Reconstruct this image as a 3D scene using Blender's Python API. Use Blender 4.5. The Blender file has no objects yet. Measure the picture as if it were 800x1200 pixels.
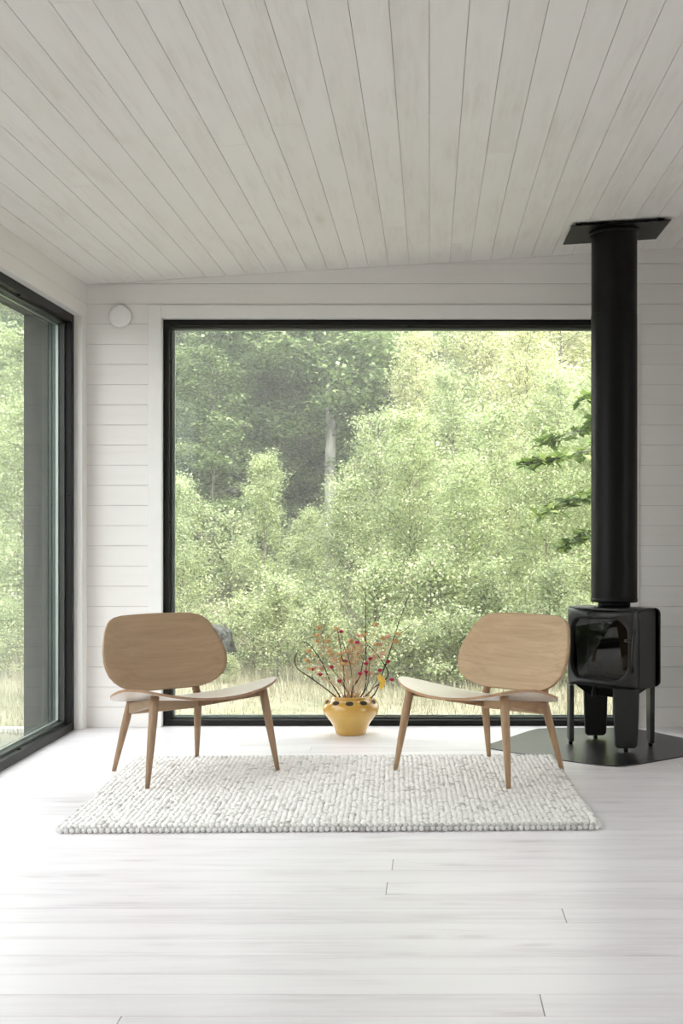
import bpy, bmesh, math, random
import numpy as np
from mathutils import Vector, Matrix

random.seed(7)
RNG = np.random.default_rng(7)
C = bpy.context.scene.collection
PI = math.pi

# ------------------------------------------------------------------ helpers
def link(name, me, mat=None, parent=None):
    o = bpy.data.objects.new(name, me)
    C.objects.link(o)
    if mat is not None:
        for m in (mat if isinstance(mat, (list, tuple)) else [mat]):
            me.materials.append(m)
    if parent is not None:
        o.parent = parent
    return o

def tag(o, label=None, cat=None, group=None, kind=None):
    if label: o['label'] = label
    if cat: o['category'] = cat
    if group: o['group'] = group
    if kind: o['kind'] = kind
    return o

def empty(name, loc=(0, 0, 0), rz=0.0):
    o = bpy.data.objects.new(name, None)
    o.empty_display_size = 0.1
    C.objects.link(o)
    o.location = loc
    o.rotation_euler = (0, 0, rz)
    return o

class MB:
    """collects shapes for ONE mesh"""
    def __init__(s):
        s.v = []; s.f = []; s.smooth = []
    def add(s, verts, faces, smooth=False):
        n = len(s.v)
        s.v.extend([tuple(p) for p in verts])
        for f in faces:
            s.f.append(tuple(i + n for i in f)); s.smooth.append(smooth)
    def box(s, x0, x1, y0, y1, z0, z1):
        s.add([(x0,y0,z0),(x1,y0,z0),(x1,y1,z0),(x0,y1,z0),(x0,y0,z1),(x1,y0,z1),(x1,y1,z1),(x0,y1,z1)],
              [(0,3,2,1),(4,5,6,7),(0,1,5,4),(1,2,6,5),(2,3,7,6),(3,0,4,7)])
    def hexa(s, p):  # 8 points: bottom 4 then top 4
        s.add(p, [(0,3,2,1),(4,5,6,7),(0,1,5,4),(1,2,6,5),(2,3,7,6),(3,0,4,7)])
    def tube(s, pts, radii, n=8, cap=True, smooth=True):
        pts = [Vector(p) for p in pts]
        rings = []
        up = None
        for i, p in enumerate(pts):
            a = pts[max(i-1, 0)]; b = pts[min(i+1, len(pts)-1)]
            d = (b - a).normalized()
            if up is None:
                up = Vector((0,0,1)) if abs(d.z) < 0.9 else Vector((1,0,0))
            x = d.cross(up).normalized(); y = x.cross(d).normalized(); up = y
            r = radii[i] if hasattr(radii, '__len__') else radii
            rings.append([p + (x*math.cos(t) + y*math.sin(t))*r for t in [2*PI*k/n for k in range(n)]])
        verts = [q for rg in rings for q in rg]
        faces = []
        for i in range(len(pts)-1):
            for k in range(n):
                faces.append((i*n+k, i*n+(k+1) % n, (i+1)*n+(k+1) % n, (i+1)*n+k))
        base = len(s.v)
        s.add(verts, faces, smooth)
        if cap:
            s.f.append(tuple(base+k for k in range(n))[::-1]); s.smooth.append(False)
            e = base+(len(pts)-1)*n
            s.f.append(tuple(e+k for k in range(n))); s.smooth.append(False)
    def lathe(s, prof, n=48, center=(0,0), smooth=True):
        cx, cy = center
        verts = []
        for r, z in prof:
            for k in range(n):
                t = 2*PI*k/n
                verts.append((cx+r*math.cos(t), cy+r*math.sin(t), z))
        faces = []
        for i in range(len(prof)-1):
            for k in range(n):
                faces.append((i*n+k, i*n+(k+1) % n, (i+1)*n+(k+1) % n, (i+1)*n+k))
        s.add(verts, faces, smooth)
    def prism(s, poly, z0, z1):
        n = len(poly)
        v = [(x,y,z0) for x,y in poly]+[(x,y,z1) for x,y in poly]
        f = [tuple(range(n))[::-1], tuple(range(n,2*n))]
        for i in range(n):
            f.append((i,(i+1)%n,n+(i+1)%n,n+i))
        s.add(v, f)
    def ball(s, c, r, nu=8, nv=6, sc=(1,1,1)):
        v = []; f = []
        for j in range(1, nv):
            ph = PI*j/nv
            for i in range(nu):
                th = 2*PI*i/nu
                v.append((c[0]+r*sc[0]*math.sin(ph)*math.cos(th), c[1]+r*sc[1]*math.sin(ph)*math.sin(th), c[2]+r*sc[2]*math.cos(ph)))
        top = len(v); v.append((c[0],c[1],c[2]+r*sc[2])); bot = len(v); v.append((c[0],c[1],c[2]-r*sc[2]))
        for j in range(nv-2):
            for i in range(nu):
                f.append((j*nu+i,(j+1)*nu+i,(j+1)*nu+(i+1)%nu,j*nu+(i+1)%nu))
        for i in range(nu):
            f.append((top,i,(i+1)%nu)); f.append((bot,(nv-2)*nu+(i+1)%nu,(nv-2)*nu+i))
        s.add(v, f, True)
    def mesh(s, name):
        me = bpy.data.meshes.new(name)
        me.from_pydata([tuple(p) for p in s.v], [], s.f)
        me.polygons.foreach_set('use_smooth', s.smooth)
        me.update()
        return me
    def build(s, name, mat, parent=None, bevel=0, segs=2):
        o = link(name, s.mesh(name), mat, parent)
        if bevel:
            m = o.modifiers.new('bevel', 'BEVEL'); m.width = bevel; m.segments = segs; m.limit_method = 'ANGLE'
            m.angle_limit = math.radians(40)
        return o

def np_mesh(name, verts, faces, mat, parent=None, smooth=False):
    """verts (N,3), faces (M,k) numpy"""
    me = bpy.data.meshes.new(name)
    nv, (nf, k) = len(verts), faces.shape
    me.vertices.add(nv)
    me.vertices.foreach_set('co', np.ascontiguousarray(verts, dtype=np.float32).ravel())
    me.loops.add(nf*k)
    me.loops.foreach_set('vertex_index', np.ascontiguousarray(faces, dtype=np.int32).ravel())
    me.polygons.add(nf)
    me.polygons.foreach_set('loop_start', np.arange(0, nf*k, k, dtype=np.int32))
    if smooth:
        me.polygons.foreach_set('use_smooth', np.ones(nf, dtype=bool))
    me.update(calc_edges=True)
    return link(name, me, mat, parent)

# ------------------------------------------------------------------ materials
class NT:
    def __init__(s, name):
        s.m = bpy.data.materials.new(name); s.m.use_nodes = True
        s.t = s.m.node_tree; s.t.nodes.clear()
        s.out = s.n('ShaderNodeOutputMaterial')
    def n(s, kind, **kw):
        nd = s.t.nodes.new(kind)
        for k, v in kw.items():
            if k.startswith('i_'):
                nd.inputs[k[2:].replace('_', ' ')].default_value = v
            else:
                setattr(nd, k, v)
        return nd
    def l(s, a, b): s.t.links.new(a, b)
    def ramp(s, fac, stops):
        r = s.n('ShaderNodeValToRGB')
        e = r.color_ramp.elements
        while len(e) > 1: e.remove(e[-1])
        e[0].position = stops[0][0]; e[0].color = (*stops[0][1], 1)
        for p, c in stops[1:]:
            q = e.new(p); q.color = (*c, 1)
        s.l(fac, r.inputs[0]); return r
    def math(s, op, a, b=None):
        m = s.n('ShaderNodeMath', operation=op)
        for i, x in enumerate((a, b)):
            if x is None: continue
            if isinstance(x, (int, float)): m.inputs[i].default_value = x
            else: s.l(x, m.inputs[i])
        return m.outputs[0]
    def mix(s, fac, a, b, mode='MIX'):
        m = s.n('ShaderNodeMix', data_type='RGBA', blend_type=mode)
        for sock, x in ((m.inputs[0], fac), (m.inputs[6], a), (m.inputs[7], b)):
            if isinstance(x, (int, float)): sock.default_value = x
            elif isinstance(x, tuple): sock.default_value = (*x, 1)
            else: s.l(x, sock)
        return m.outputs[2]
    def noise(s, vec, scale=5, detail=4, rough=0.5, dist=0.0):
        nd = s.n('ShaderNodeTexNoise'); nd.inputs['Scale'].default_value = scale
        nd.inputs['Detail'].default_value = detail; nd.inputs['Roughness'].default_value = rough
        nd.inputs['Distortion'].default_value = dist
        if vec is not None: s.l(vec, nd.inputs['Vector'])
        return nd.outputs['Fac']
    def mapped(s, scale=(1,1,1), rot=(0,0,0), offset=None):
        tc = s.n('ShaderNodeTexCoord'); mp = s.n('ShaderNodeMapping')
        mp.inputs['Scale'].default_value = scale; mp.inputs['Rotation'].default_value = rot
        s.l(tc.outputs['Object'], mp.inputs['Vector'])
        if offset is not None: s.l(offset, mp.inputs['Location'])
        return mp.outputs['Vector']
    def bsdf(s, color=None, rough=0.5, metal=0.0, spec=0.5, coat=0.0):
        b = s.n('ShaderNodeBsdfPrincipled')
        if color is not None:
            if isinstance(color, tuple): b.inputs['Base Color'].default_value = (*color, 1)
            else: s.l(color, b.inputs['Base Color'])
        if isinstance(rough, (int, float)): b.inputs['Roughness'].default_value = rough
        else: s.l(rough, b.inputs['Roughness'])
        b.inputs['Metallic'].default_value = metal
        b.inputs['Specular IOR Level'].default_value = spec
        b.inputs['Coat Weight'].default_value = coat
        s.l(b.outputs[0], s.out.inputs[0])
        return b
    def bump(s, b, h, strength=0.3, dist=0.01):
        n = s.n('ShaderNodeBump'); n.inputs['Strength'].default_value = strength; n.inputs['Distance'].default_value = dist
        s.l(h, n.inputs['Height']); s.l(n.outputs[0], b.inputs['Normal'])

def m_plain(name, color, rough=0.5, metal=0.0, spec=0.5, var=0.06, scale=9):
    t = NT(name)
    nz = t.noise(t.mapped(), scale, 4)
    c = t.ramp(nz, [(0.3, tuple(x*(1-var) for x in color)), (0.7, tuple(min(1, x*(1+var)) for x in color))])
    t.bsdf(c.outputs[0], rough, metal, spec)
    return t.m

def m_boards(name, base, axis, contrast=1.0, rough=0.55, spec=0.3, knot=0.5, tint=(0.80, 0.76, 0.70)):
    """white stained softwood; axis = grain direction"""
    t = NT(name)
    g = t.n('ShaderNodeNewGeometry')
    r = g.outputs['Random Per Island']
    cx = t.n('ShaderNodeCombineXYZ')
    for i, k in enumerate((13.7, 29.1, 7.3)):
        t.l(t.math('MULTIPLY', r, k), cx.inputs[i])
    sc = [14, 14, 14]; sc[axis] = 0.9
    v = t.mapped(tuple(sc), offset=cx.outputs[0])
    grain = t.noise(v, 3.0, 6, 0.6, 0.6)
    sc2 = [9, 9, 9]; sc2[axis] = 1.6
    v2 = t.mapped(tuple(sc2), offset=cx.outputs[0])
    blot = t.noise(v2, 1.1, 3, 0.5, 0.3)
    sc3 = [8.5, 8.5, 8.5]; sc3[axis] = 2.6
    v3 = t.mapped(tuple(sc3), offset=cx.outputs[0])
    vo = t.n('ShaderNodeTexVoronoi'); vo.inputs['Scale'].default_value = 1.0; t.l(v3, vo.inputs['Vector'])
    kn = t.ramp(vo.outputs['Distance'], [(0.0, (1,1,1)), (0.10, (0.6,0.6,0.6)), (0.22, (0,0,0))])
    dark = tuple(b*k for b, k in zip(base, tint))
    a = t.ramp(grain, [(0.34, (1,1,1)), (0.60, (0,0,0))])
    bl = t.ramp(blot, [(0.30, (1,1,1)), (0.62, (0,0,0))])
    f = t.math('ADD', t.math('MULTIPLY', t.math('MULTIPLY', a.outputs[0], bl.outputs[0]), 0.75*contrast), t.math('MULTIPLY', bl.outputs[0], 0.18*contrast))
    f = t.math('ADD', f, t.math('MULTIPLY', t.math('MULTIPLY', kn.outputs[0], bl.outputs[0]), knot*contrast))
    f = t.math('ADD', f, t.math('MULTIPLY', t.math('SUBTRACT', r, 0.5), 0.28*contrast))
    f = t.math('MINIMUM', t.math('MAXIMUM', f, 0.0), 1.0)
    col = t.mix(f, base, dark)
    b = t.bsdf(col, rough, 0, spec)
    t.bump(b, grain, 0.12, 0.002)
    return t.m

def m_oak(name, axis, light=(0.54, 0.38, 0.225), dark=(0.42, 0.285, 0.16)):
    t = NT(name)
    sc = [26, 26, 26]; sc[axis] = 1.6
    v = t.mapped(tuple(sc))
    n1 = t.noise(v, 1.0, 5, 0.6, 0.8)
    sc2 = [120, 120, 120]; sc2[axis] = 4.0
    n2 = t.noise(t.mapped(tuple(sc2)), 1.0, 2, 0.5)
    f = t.math('ADD', t.math('MULTIPLY', n1, 0.75), t.math('MULTIPLY', n2, 0.35))
    c = t.ramp(f, [(0.36, dark), (0.52, tuple((a+b)/2 for a, b in zip(light, dark))), (0.68, light)])
    b = t.bsdf(c.outputs[0], 0.42, 0, 0.4)
    t.bump(b, n2, 0.08, 0.001)
    return t.m

def m_glass(name, tint=(0.97, 0.99, 0.975), ior=1.5):
    t = NT(name)
    tr = t.n('ShaderNodeBsdfTransparent'); tr.inputs[0].default_value = (*tint, 1)
    gl = t.n('ShaderNodeBsdfGlossy'); gl.inputs['Roughness'].default_value = 0.0
    gl.inputs[0].default_value = (0.93, 1.0, 0.95, 1)
    fr = t.n('ShaderNodeFresnel'); fr.inputs['IOR'].default_value = ior
    mx = t.n('ShaderNodeMixShader')
    t.l(fr.outputs[0], mx.inputs[0]); t.l(tr.outputs[0], mx.inputs[1]); t.l(gl.outputs[0], mx.inputs[2])
    t.l(mx.outputs[0], t.out.inputs[0])
    return t.m

def m_leaf(name, stops, trans=0.45, rough=0.6):
    t = NT(name)
    g = t.n('ShaderNodeNewGeometry')
    c = t.ramp(g.outputs['Random Per Island'], stops)
    b = t.n('ShaderNodeBsdfDiffuse'); t.l(c.outputs[0], b.inputs['Color'])
    hs = t.n('ShaderNodeHueSaturation'); hs.inputs['Value'].default_value = 1.15; hs.inputs['Saturation'].default_value = 1.1
    t.l(c.outputs[0], hs.inputs['Color'])
    tl = t.n('ShaderNodeBsdfTranslucent'); t.l(hs.outputs[0], tl.inputs['Color'])
    mx = t.n('ShaderNodeMixShader'); mx.inputs[0].default_value = trans
    t.l(b.outputs[0], mx.inputs[1]); t.l(tl.outputs[0], mx.inputs[2])
    gl = t.n('ShaderNodeBsdfGlossy'); gl.inputs['Roughness'].default_value = 0.45
    m2 = t.n('ShaderNodeMixShader'); m2.inputs[0].default_value = 0.05
    t.l(mx.outputs[0], m2.inputs[1]); t.l(gl.outputs[0], m2.inputs[2])
    t.l(m2.outputs[0], t.out.inputs[0])
    return t.m

def m_bark(name, light, dark, scale=(18, 18, 4), thr=(0.38, 0.55)):
    t = NT(name)
    n = t.noise(t.mapped(scale), 1.0, 5, 0.65, 0.4)
    c = t.ramp(n, [(thr[0], dark), (thr[1], light)])
    b = t.bsdf(c.outputs[0], 0.85, 0, 0.2)
    t.bump(b, n, 0.5, 0.02)
    return t.m

M = {}
M['wall'] = m_boards('white_wall_board', (0.80, 0.782, 0.752), 0, 0.45, 0.5, 0.3, 0.15, (0.90, 0.885, 0.86))
M['wall_side'] = m_boards('white_wall_board_side', (0.80, 0.782, 0.752), 1, 0.45, 0.5, 0.3, 0.15, (0.90, 0.885, 0.86))
M['ceil'] = m_boards('white_stained_ceiling_pine', (0.80, 0.778, 0.745), 1, 0.9, 0.6, 0.25, 0.6, (0.85, 0.83, 0.80))
M['floor'] = m_boards('white_soaped_floor_pine', (0.835, 0.81, 0.83), 0, 1.1, 0.34, 0.45, 1.3, (0.78, 0.755, 0.76))
M['trim'] = m_plain('white_painted_trim', (0.80, 0.79, 0.765), 0.45, 0, 0.35, 0.02)
M['groove'] = m_plain('shaded_groove_backing', (0.52, 0.51, 0.485), 0.8, 0, 0.2, 0.03)
M['frame'] = m_plain('black_lacquered_window_frame', (0.007, 0.007, 0.0065), 0.5, 0, 0.25, 0.1)
M['bead'] = m_plain('grey_glazing_bead', (0.05, 0.055, 0.047), 0.45, 0, 0.3, 0.1)
M['spacer'] = m_plain('pale_glazing_spacer', (0.42, 0.47, 0.43), 0.35, 0.3, 0.5, 0.05)
M['glass'] = m_glass('window_glass', ior=1.38)
M['glass_back'] = m_glass('coated_window_glass', ior=1.22)
M['iron'] = m_plain('matt_black_cast_iron', (0.015, 0.0153, 0.0152), 0.42, 0, 0.5, 0.12, 30)
M['pipe'] = m_plain('matt_black_steel_pipe', (0.0035, 0.0036, 0.0034), 0.42, 0, 0.18, 0.1, 12)
M['hearth'] = m_plain('black_steel_plate', (0.098, 0.090, 0.102), 0.36, 1.0, 0.5, 0.05, 10)
M['firebox'] = m_plain('sooty_firebox', (0.03, 0.026, 0.022), 0.9, 0, 0.1, 0.4, 14)
M['oak_x'] = m_oak('oiled_oak_veneer', 0)
M['oak_seat'] = m_oak('oiled_oak_seat', 0)
for nd in M['oak_seat'].node_tree.nodes:
    if nd.type == 'BSDF_PRINCIPLED':
        nd.inputs['Coat Weight'].default_value = 0.8; nd.inputs['Coat Roughness'].default_value = 0.3; nd.inputs['Coat IOR'].default_value = 1.6; nd.inputs['Sheen Weight'].default_value = 0.5; nd.inputs['Sheen Roughness'].default_value = 0.35
M['oak_y'] = m_oak('oiled_oak_rail', 1, (0.42, 0.265, 0.15), (0.27, 0.155, 0.08))
M['oak_z'] = m_oak('oiled_oak_leg', 2, (0.40, 0.255, 0.145), (0.27, 0.165, 0.09))
M['ply'] = m_plain('plywood_edge', (0.42, 0.26, 0.15), 0.5, 0, 0.3, 0.15, 60)
M['disc'] = m_plain('white_plastic_disc', (0.84, 0.835, 0.82), 0.4, 0, 0.4, 0.01)
M['dark_wood'] = m_plain('dark_stained_exterior_cladding', (0.045, 0.045, 0.04), 0.8, 0, 0.2, 0.25, 20)
M['roof'] = m_plain('exterior_roof_felt', (0.06, 0.06, 0.06), 0.9)

# glossy dark stove window
t = NT('stove_door_glass')
tr = t.n('ShaderNodeBsdfTransparent'); tr.inputs[0].default_value = (0.16, 0.155, 0.14, 1)
gl = t.n('ShaderNodeBsdfGlossy'); gl.inputs['Roughness'].default_value = 0.02; gl.inputs[0].default_value = (0.9, 0.9, 0.9, 1)
fr = t.n('ShaderNodeFresnel'); fr.inputs['IOR'].default_value = 1.5
mx = t.n('ShaderNodeMixShader'); t.l(fr.outputs[0], mx.inputs[0]); t.l(tr.outputs[0], mx.inputs[1]); t.l(gl.outputs[0], mx.inputs[2])
t.l(mx.outputs[0], t.out.inputs[0]); M['stove_glass'] = t.m

# rug wool: random grey per loop
t = NT('felted_wool_loops')
g = t.n('ShaderNodeNewGeometry')
c = t.ramp(g.outputs['Random Per Island'], [(0.0, (0.54, 0.525, 0.50)), (0.05, (0.68, 0.665, 0.64)), (0.15, (0.83, 0.815, 0.79)), (0.6, (0.88, 0.865, 0.84)), (1.0, (0.91, 0.895, 0.87))])
nz = t.noise(t.mapped(), 120, 3, 0.6)
c2 = t.ramp(nz, [(0.35, (0.88, 0.88, 0.88)), (0.6, (1, 1, 1))])
b = t.bsdf(t.mix(1.0, c.outputs[0], c2.outputs[0], 'MULTIPLY'), 0.95, 0, 0.1)
t.bump(b, nz, 0.3, 0.003); M['wool'] = t.m
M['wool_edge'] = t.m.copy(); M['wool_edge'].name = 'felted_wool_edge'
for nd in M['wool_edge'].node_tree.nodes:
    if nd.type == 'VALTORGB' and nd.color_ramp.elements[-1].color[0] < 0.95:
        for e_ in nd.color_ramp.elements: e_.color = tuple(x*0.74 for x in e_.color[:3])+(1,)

# vase glaze
t = NT('ochre_yellow_glaze')
nz = t.noise(t.mapped((1, 1, 2)), 14, 5, 0.6)
tc = t.n('ShaderNodeTexCoord'); sp = t.n('ShaderNodeSeparateXYZ'); t.l(tc.outputs['Object'], sp.inputs[0])
zz = t.math('ADD', t.math('MULTIPLY', sp.outputs[2], 4.2), t.math('MULTIPLY', nz, 0.16))
c = t.ramp(zz, [(0.0, (0.50, 0.31, 0.075)), (0.50, (0.60, 0.385, 0.09)), (0.62, (0.54, 0.315, 0.06)), (0.95, (0.50, 0.285, 0.055))])
t.bsdf(c.outputs[0], 0.16, 0, 0.5, 0.5); M['glaze'] = t.m
M['hollow'] = m_plain('vase_hole_shade', (0.035, 0.022, 0.01), 0.8)
M['twig'] = m_bark('dark_twig_bark', (0.085, 0.055, 0.045), (0.035, 0.022, 0.02), (60, 60, 60))
M['straw'] = m_plain('dried_straw_stem', (0.56, 0.40, 0.24), 0.8, 0, 0.2, 0.15, 40)
M['ochre'] = m_plain('dried_ochre_seed_head', (0.52, 0.34, 0.15), 0.8, 0, 0.2, 0.3, 60)
M['rust'] = m_plain('dried_rose_seed_head', (0.58, 0.34, 0.23), 0.8, 0, 0.2, 0.3, 60)
M['crimson'] = m_plain('crimson_petals', (0.33, 0.010, 0.045), 0.6, 0, 0.3, 0.25, 80)
M['yellow_leaf'] = m_plain('yellow_autumn_leaf', (0.66, 0.42, 0.07), 0.7, 0, 0.2, 0.2, 30)
M['rock'] = m_bark('lichen_grey_rock', (0.13, 0.133, 0.125), (0.018, 0.018, 0.018), (14, 14, 14), (0.35, 0.65))

# ------------------------------------------------------------------ camera and room constants
H, FPX, VX, VY = 1.08, 1500.0, 503.0, 618.0
cam_d = bpy.data.cameras.new('camera'); cam = bpy.data.objects.new('camera', cam_d); C.objects.link(cam)
cam.location = (0, 0, H); cam.rotation_euler = (PI/2, 0, 0)
cam_d.sensor_width = 36; cam_d.lens = FPX/1200*36
cam_d.shift_x = -(VX-400)/1200; cam_d.shift_y = (VY-600)/1200
cam_d.clip_end = 300
bpy.context.scene.camera = cam

YB = 6.915          # back wall
XL, XR = -1.85, 3.3 # side walls
YR = -2.6           # rear wall
def ceil_z(x): return 2.391 + 0.0614*(x + 1.85)
def at(px, py, Y): return Vector(((px-VX)/FPX*Y, Y, H+(VY-py)/FPX*Y))

# ------------------------------------------------------------------ floor
fb = MB()
pitch, gap = 0.1335, 0.0014
known = {0: [0.255], 4: [], 5: [0.375], 7: [-0.128], 9: [-0.118]}
row0 = -45
for k in range(row0, 31):
    y0 = 2.827 + k*pitch + gap/2; y1 = y0 + pitch - gap
    y1 = min(y1, YB + 0.05)
    if y0 > YB + 0.04 or y1 < YR: continue
    xs = [XL - 0.05]
    js = known.get(k)
    if js is None:
        rr = random.Random(k+100)
        js = [] if (k < 0 or k > 11) and rr.random() < 0.3 else [rr.uniform(0.9, 3.0)] if 0 <= k <= 11 else [rr.uniform(-1.6, 3.0)]
    xs += js + [XR]
    for a, b2 in zip(xs[:-1], xs[1:]):
        fb.box(a + 0.0013, b2 - 0.0013, y0, y1, -0.02, 0.0)
fl = fb.build('floor', M['floor']); fl['kind'] = 'structure'
fu = MB(); fu.box(XL-0.05, XR, YR, YB+0.05, -0.30, -0.006)
fu.build('subfloor', M['groove'], fl)

# ------------------------------------------------------------------ ceiling
cb = MB()
cp = 0.1095
k0 = int(math.floor((XL-0.02)/cp)); k1 = int(math.ceil(XR/cp))
for k in range(k0, k1):
    x0, x1 = max(k*cp, XL-0.03)+0.0010, (k+1)*cp-0.0010
    rr = random.Random(k*3+5)
    ys = [YR] + sorted([rr.uniform(-2, 2.4), rr.uniform(2.8, 6.6)]) + [YB-0.003]
    for a, b2 in zip(ys[:-1], ys[1:]):
        a += 0.0006; b2 -= 0.0006
        z0, z1 = ceil_z(x0), ceil_z(x1)
        cb.hexa([(x0,a,z0),(x1,a,z1),(x1,b2,z1),(x0,b2,z0),(x0,a,z0+0.02),(x1,a,z1+0.02),(x1,b2,z1+0.02),(x0,b2,z0+0.02)])
ce = cb.build('ceiling', M['ceil']); ce['kind'] = 'structure'
cu = MB()
a, b2 = XL-0.35, XR+0.3
cu.hexa([(a,YR-0.2,ceil_z(a)+0.005),(b2,YR-0.2,ceil_z(b2)+0.005),(b2,YB+0.35,ceil_z(b2)+0.005),(a,YB+0.35,ceil_z(a)+0.005),
         (a,YR-0.2,ceil_z(a)+0.3),(b2,YR-0.2,ceil_z(b2)+0.3),(b2,YB+0.35,ceil_z(b2)+0.3),(a,YB+0.35,ceil_z(a)+0.3)])
cu.build('ceiling_backing', M['groove'], ce)

# ------------------------------------------------------------------ walls
WP = 0.1089
WX0, WX1, WZ1 = -1.447, 1.057, 2.21      # back window opening
T0, T1, TZ = -1.518, 1.128, 2.277        # its trim, outer
wb = MB(); wk = MB()
def board_x(mb, x0, x1, z0, z1, y):
    if z0 >= max(ceil_z(x0), ceil_z(x1)): return
    zz = [z1, z1]
    g = 0.0011
    mb.hexa([(x0,y,z0+g),(x1,y,z0+g),(x1,y+0.02,z0+g),(x0,y+0.02,z0+g),(x0,y,zz[0]-g),(x1,y,zz[1]-g),(x1,y+0.02,zz[1]-g),(x0,y+0.02,zz[0]-g)])
for k in range(0, 26):
    z0, z1 = k*WP, (k+1)*WP
    if z1 <= TZ:
        board_x(wb, XL, T0, z0, z1, YB); board_x(wb, T1, XR, z0, z1, YB)
    elif z0 >= TZ:
        board_x(wb, XL, 0.4, z0, z1, YB); board_x(wb, 0.4, XR, z0, z1, YB)
    else:
        board_x(wb, XL, T0, z0, z1, YB); board_x(wb, T1, XR, z0, z1, YB); board_x(wb, T0, T1, TZ, z1, YB)
w = wb.build('wall_back', M['wall']); w['kind'] = 'structure'
zt = 2.75
yb1 = YB + 0.29
wk.box(XL-0.29, WX0-0.03, YB+0.006, yb1, -0.3, zt); wk.box(WX1+0.03, XR+0.2, YB+0.006, yb1, -0.3, zt); wk.box(WX0-0.03, WX1+0.03, YB+0.006, yb1, WZ1+0.03, zt)
wk.build('wall_core', M['groove'], w)
ext = MB(); ext.box(XL-0.31, WX0, yb1, yb1+0.02, -0.3, zt); ext.box(WX1, XR+0.2, yb1, yb1+0.02, -0.3, zt); ext.box(WX0, WX1, yb1, yb1+0.02, WZ1, zt)
ext.build('cladding', M['dark_wood'], w)
# trim around the back window with its white reveal
tb = MB()
yt = YB - 0.010
tb.box(T0, WX0, yt, YB+0.05, 0, TZ); tb.box(WX1, T1, yt, YB+0.05, 0, TZ); tb.box(WX0, WX1, yt, YB+0.05, WZ1, TZ)
o = tb.build('trim_1', M['trim'], bevel=0.0015); o['kind'] = 'structure'

# left wall
LY0, LY1, LZ1 = 2.2, 6.82, 2.21
lb = MB(); lk = MB()

def board_y(mb, y0, y1, z0, z1, x):
    z1 = min(z1, ceil_z(x)); 
    if z0 >= z1: return
    g = 0.0011
    mb.box(x-0.02, x, y0, y1, z0+g, z1-g)
for k in range(0, 24):
    z0, z1 = k*WP, (k+1)*WP
    board_y(lb, YR, LY0-0.07, z0, z1, XL)
    if z1 > LZ1: board_y(lb, LY0-0.07, YB, max(z0, LZ1), z1, XL)
lb.box(XL-0.043, XL, LY1, YB, 0, LZ1); lb.box(XL-0.043, XL, LY0-0.07, LY0, 0, LZ1)
lb.box(XL-0.043, XL-0.001, LY0, LY1, LZ1, LZ1+0.02)
w = lb.build('wall_left', M['wall_side']); w['kind'] = 'structure'
xo = XL - 0.29
lk.box(xo, XL-0.006, YR, LY0-0.02, -0.3, zt); lk.box(xo, XL-0.043, LY1+0.004, YB+0.29, -0.3, zt); lk.box(xo, XL-0.006, LY0-0.02, LY1+0.004, LZ1+0.015, zt)
lk.build('wall_core', M['groove'], w)
ext = MB()
ext.box(xo-0.02, XL-0.15, LY1, LY1+0.02, -0.3, LZ1); ext.box(xo-0.02, xo, LY1+0.02, YB+0.31, -0.3, zt); ext.box(xo-0.02, xo, YR, LY0, -0.3, zt)
ext.box(xo-0.02, xo, LY0, LY1+0.02, LZ1, zt); ext.box(xo, XL-0.15, LY0, LY1, LZ1-0.0, LZ1+0.02); ext.box(xo-0.02, XL-0.15, LY0-0.02, LY0, -0.3, LZ1)
ext.build('cladding', M['dark_wood'], w)

# right wall (out of frame) and solid rear wall
rb = MB()
R2A, R2B = -2.0, 4.8   # unseen window of the right wall, sized to brighten the right side
for k in range(0, 26): 
    z0, z1 = k*WP, min((k+1)*WP, ceil_z(XR))
    if z0 >= z1: continue
    rb.box(XR, XR+0.02, YR, R2A, z0+0.0009, z1-0.0009); rb.box(XR, XR+0.02, R2B, YB, z0+0.0009, z1-0.0009)
    if z1 > LZ1: rb.box(XR, XR+0.02, R2A, R2B, max(z0, LZ1)+0.0009, z1-0.0009)
w = rb.build('wall_right', M['wall_side']); w['kind'] = 'structure'
rk = MB(); rk.box(XR+0.006, XR+0.2, YR, R2A, -0.3, zt+0.2); rk.box(XR+0.006, XR+0.2, R2B, YB+0.29, -0.3, zt+0.2); rk.box(XR+0.006, XR+0.2, R2A, R2B, LZ1, zt+0.2); rk.build('wall_core', M['groove'], w)
qb = MB(); qb.box(XL-0.3, XR+0.2, YR-0.2, YR, -0.3, 3.0)
w = qb.build('wall_rear', M['trim']); w['kind'] = 'structure'

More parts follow.
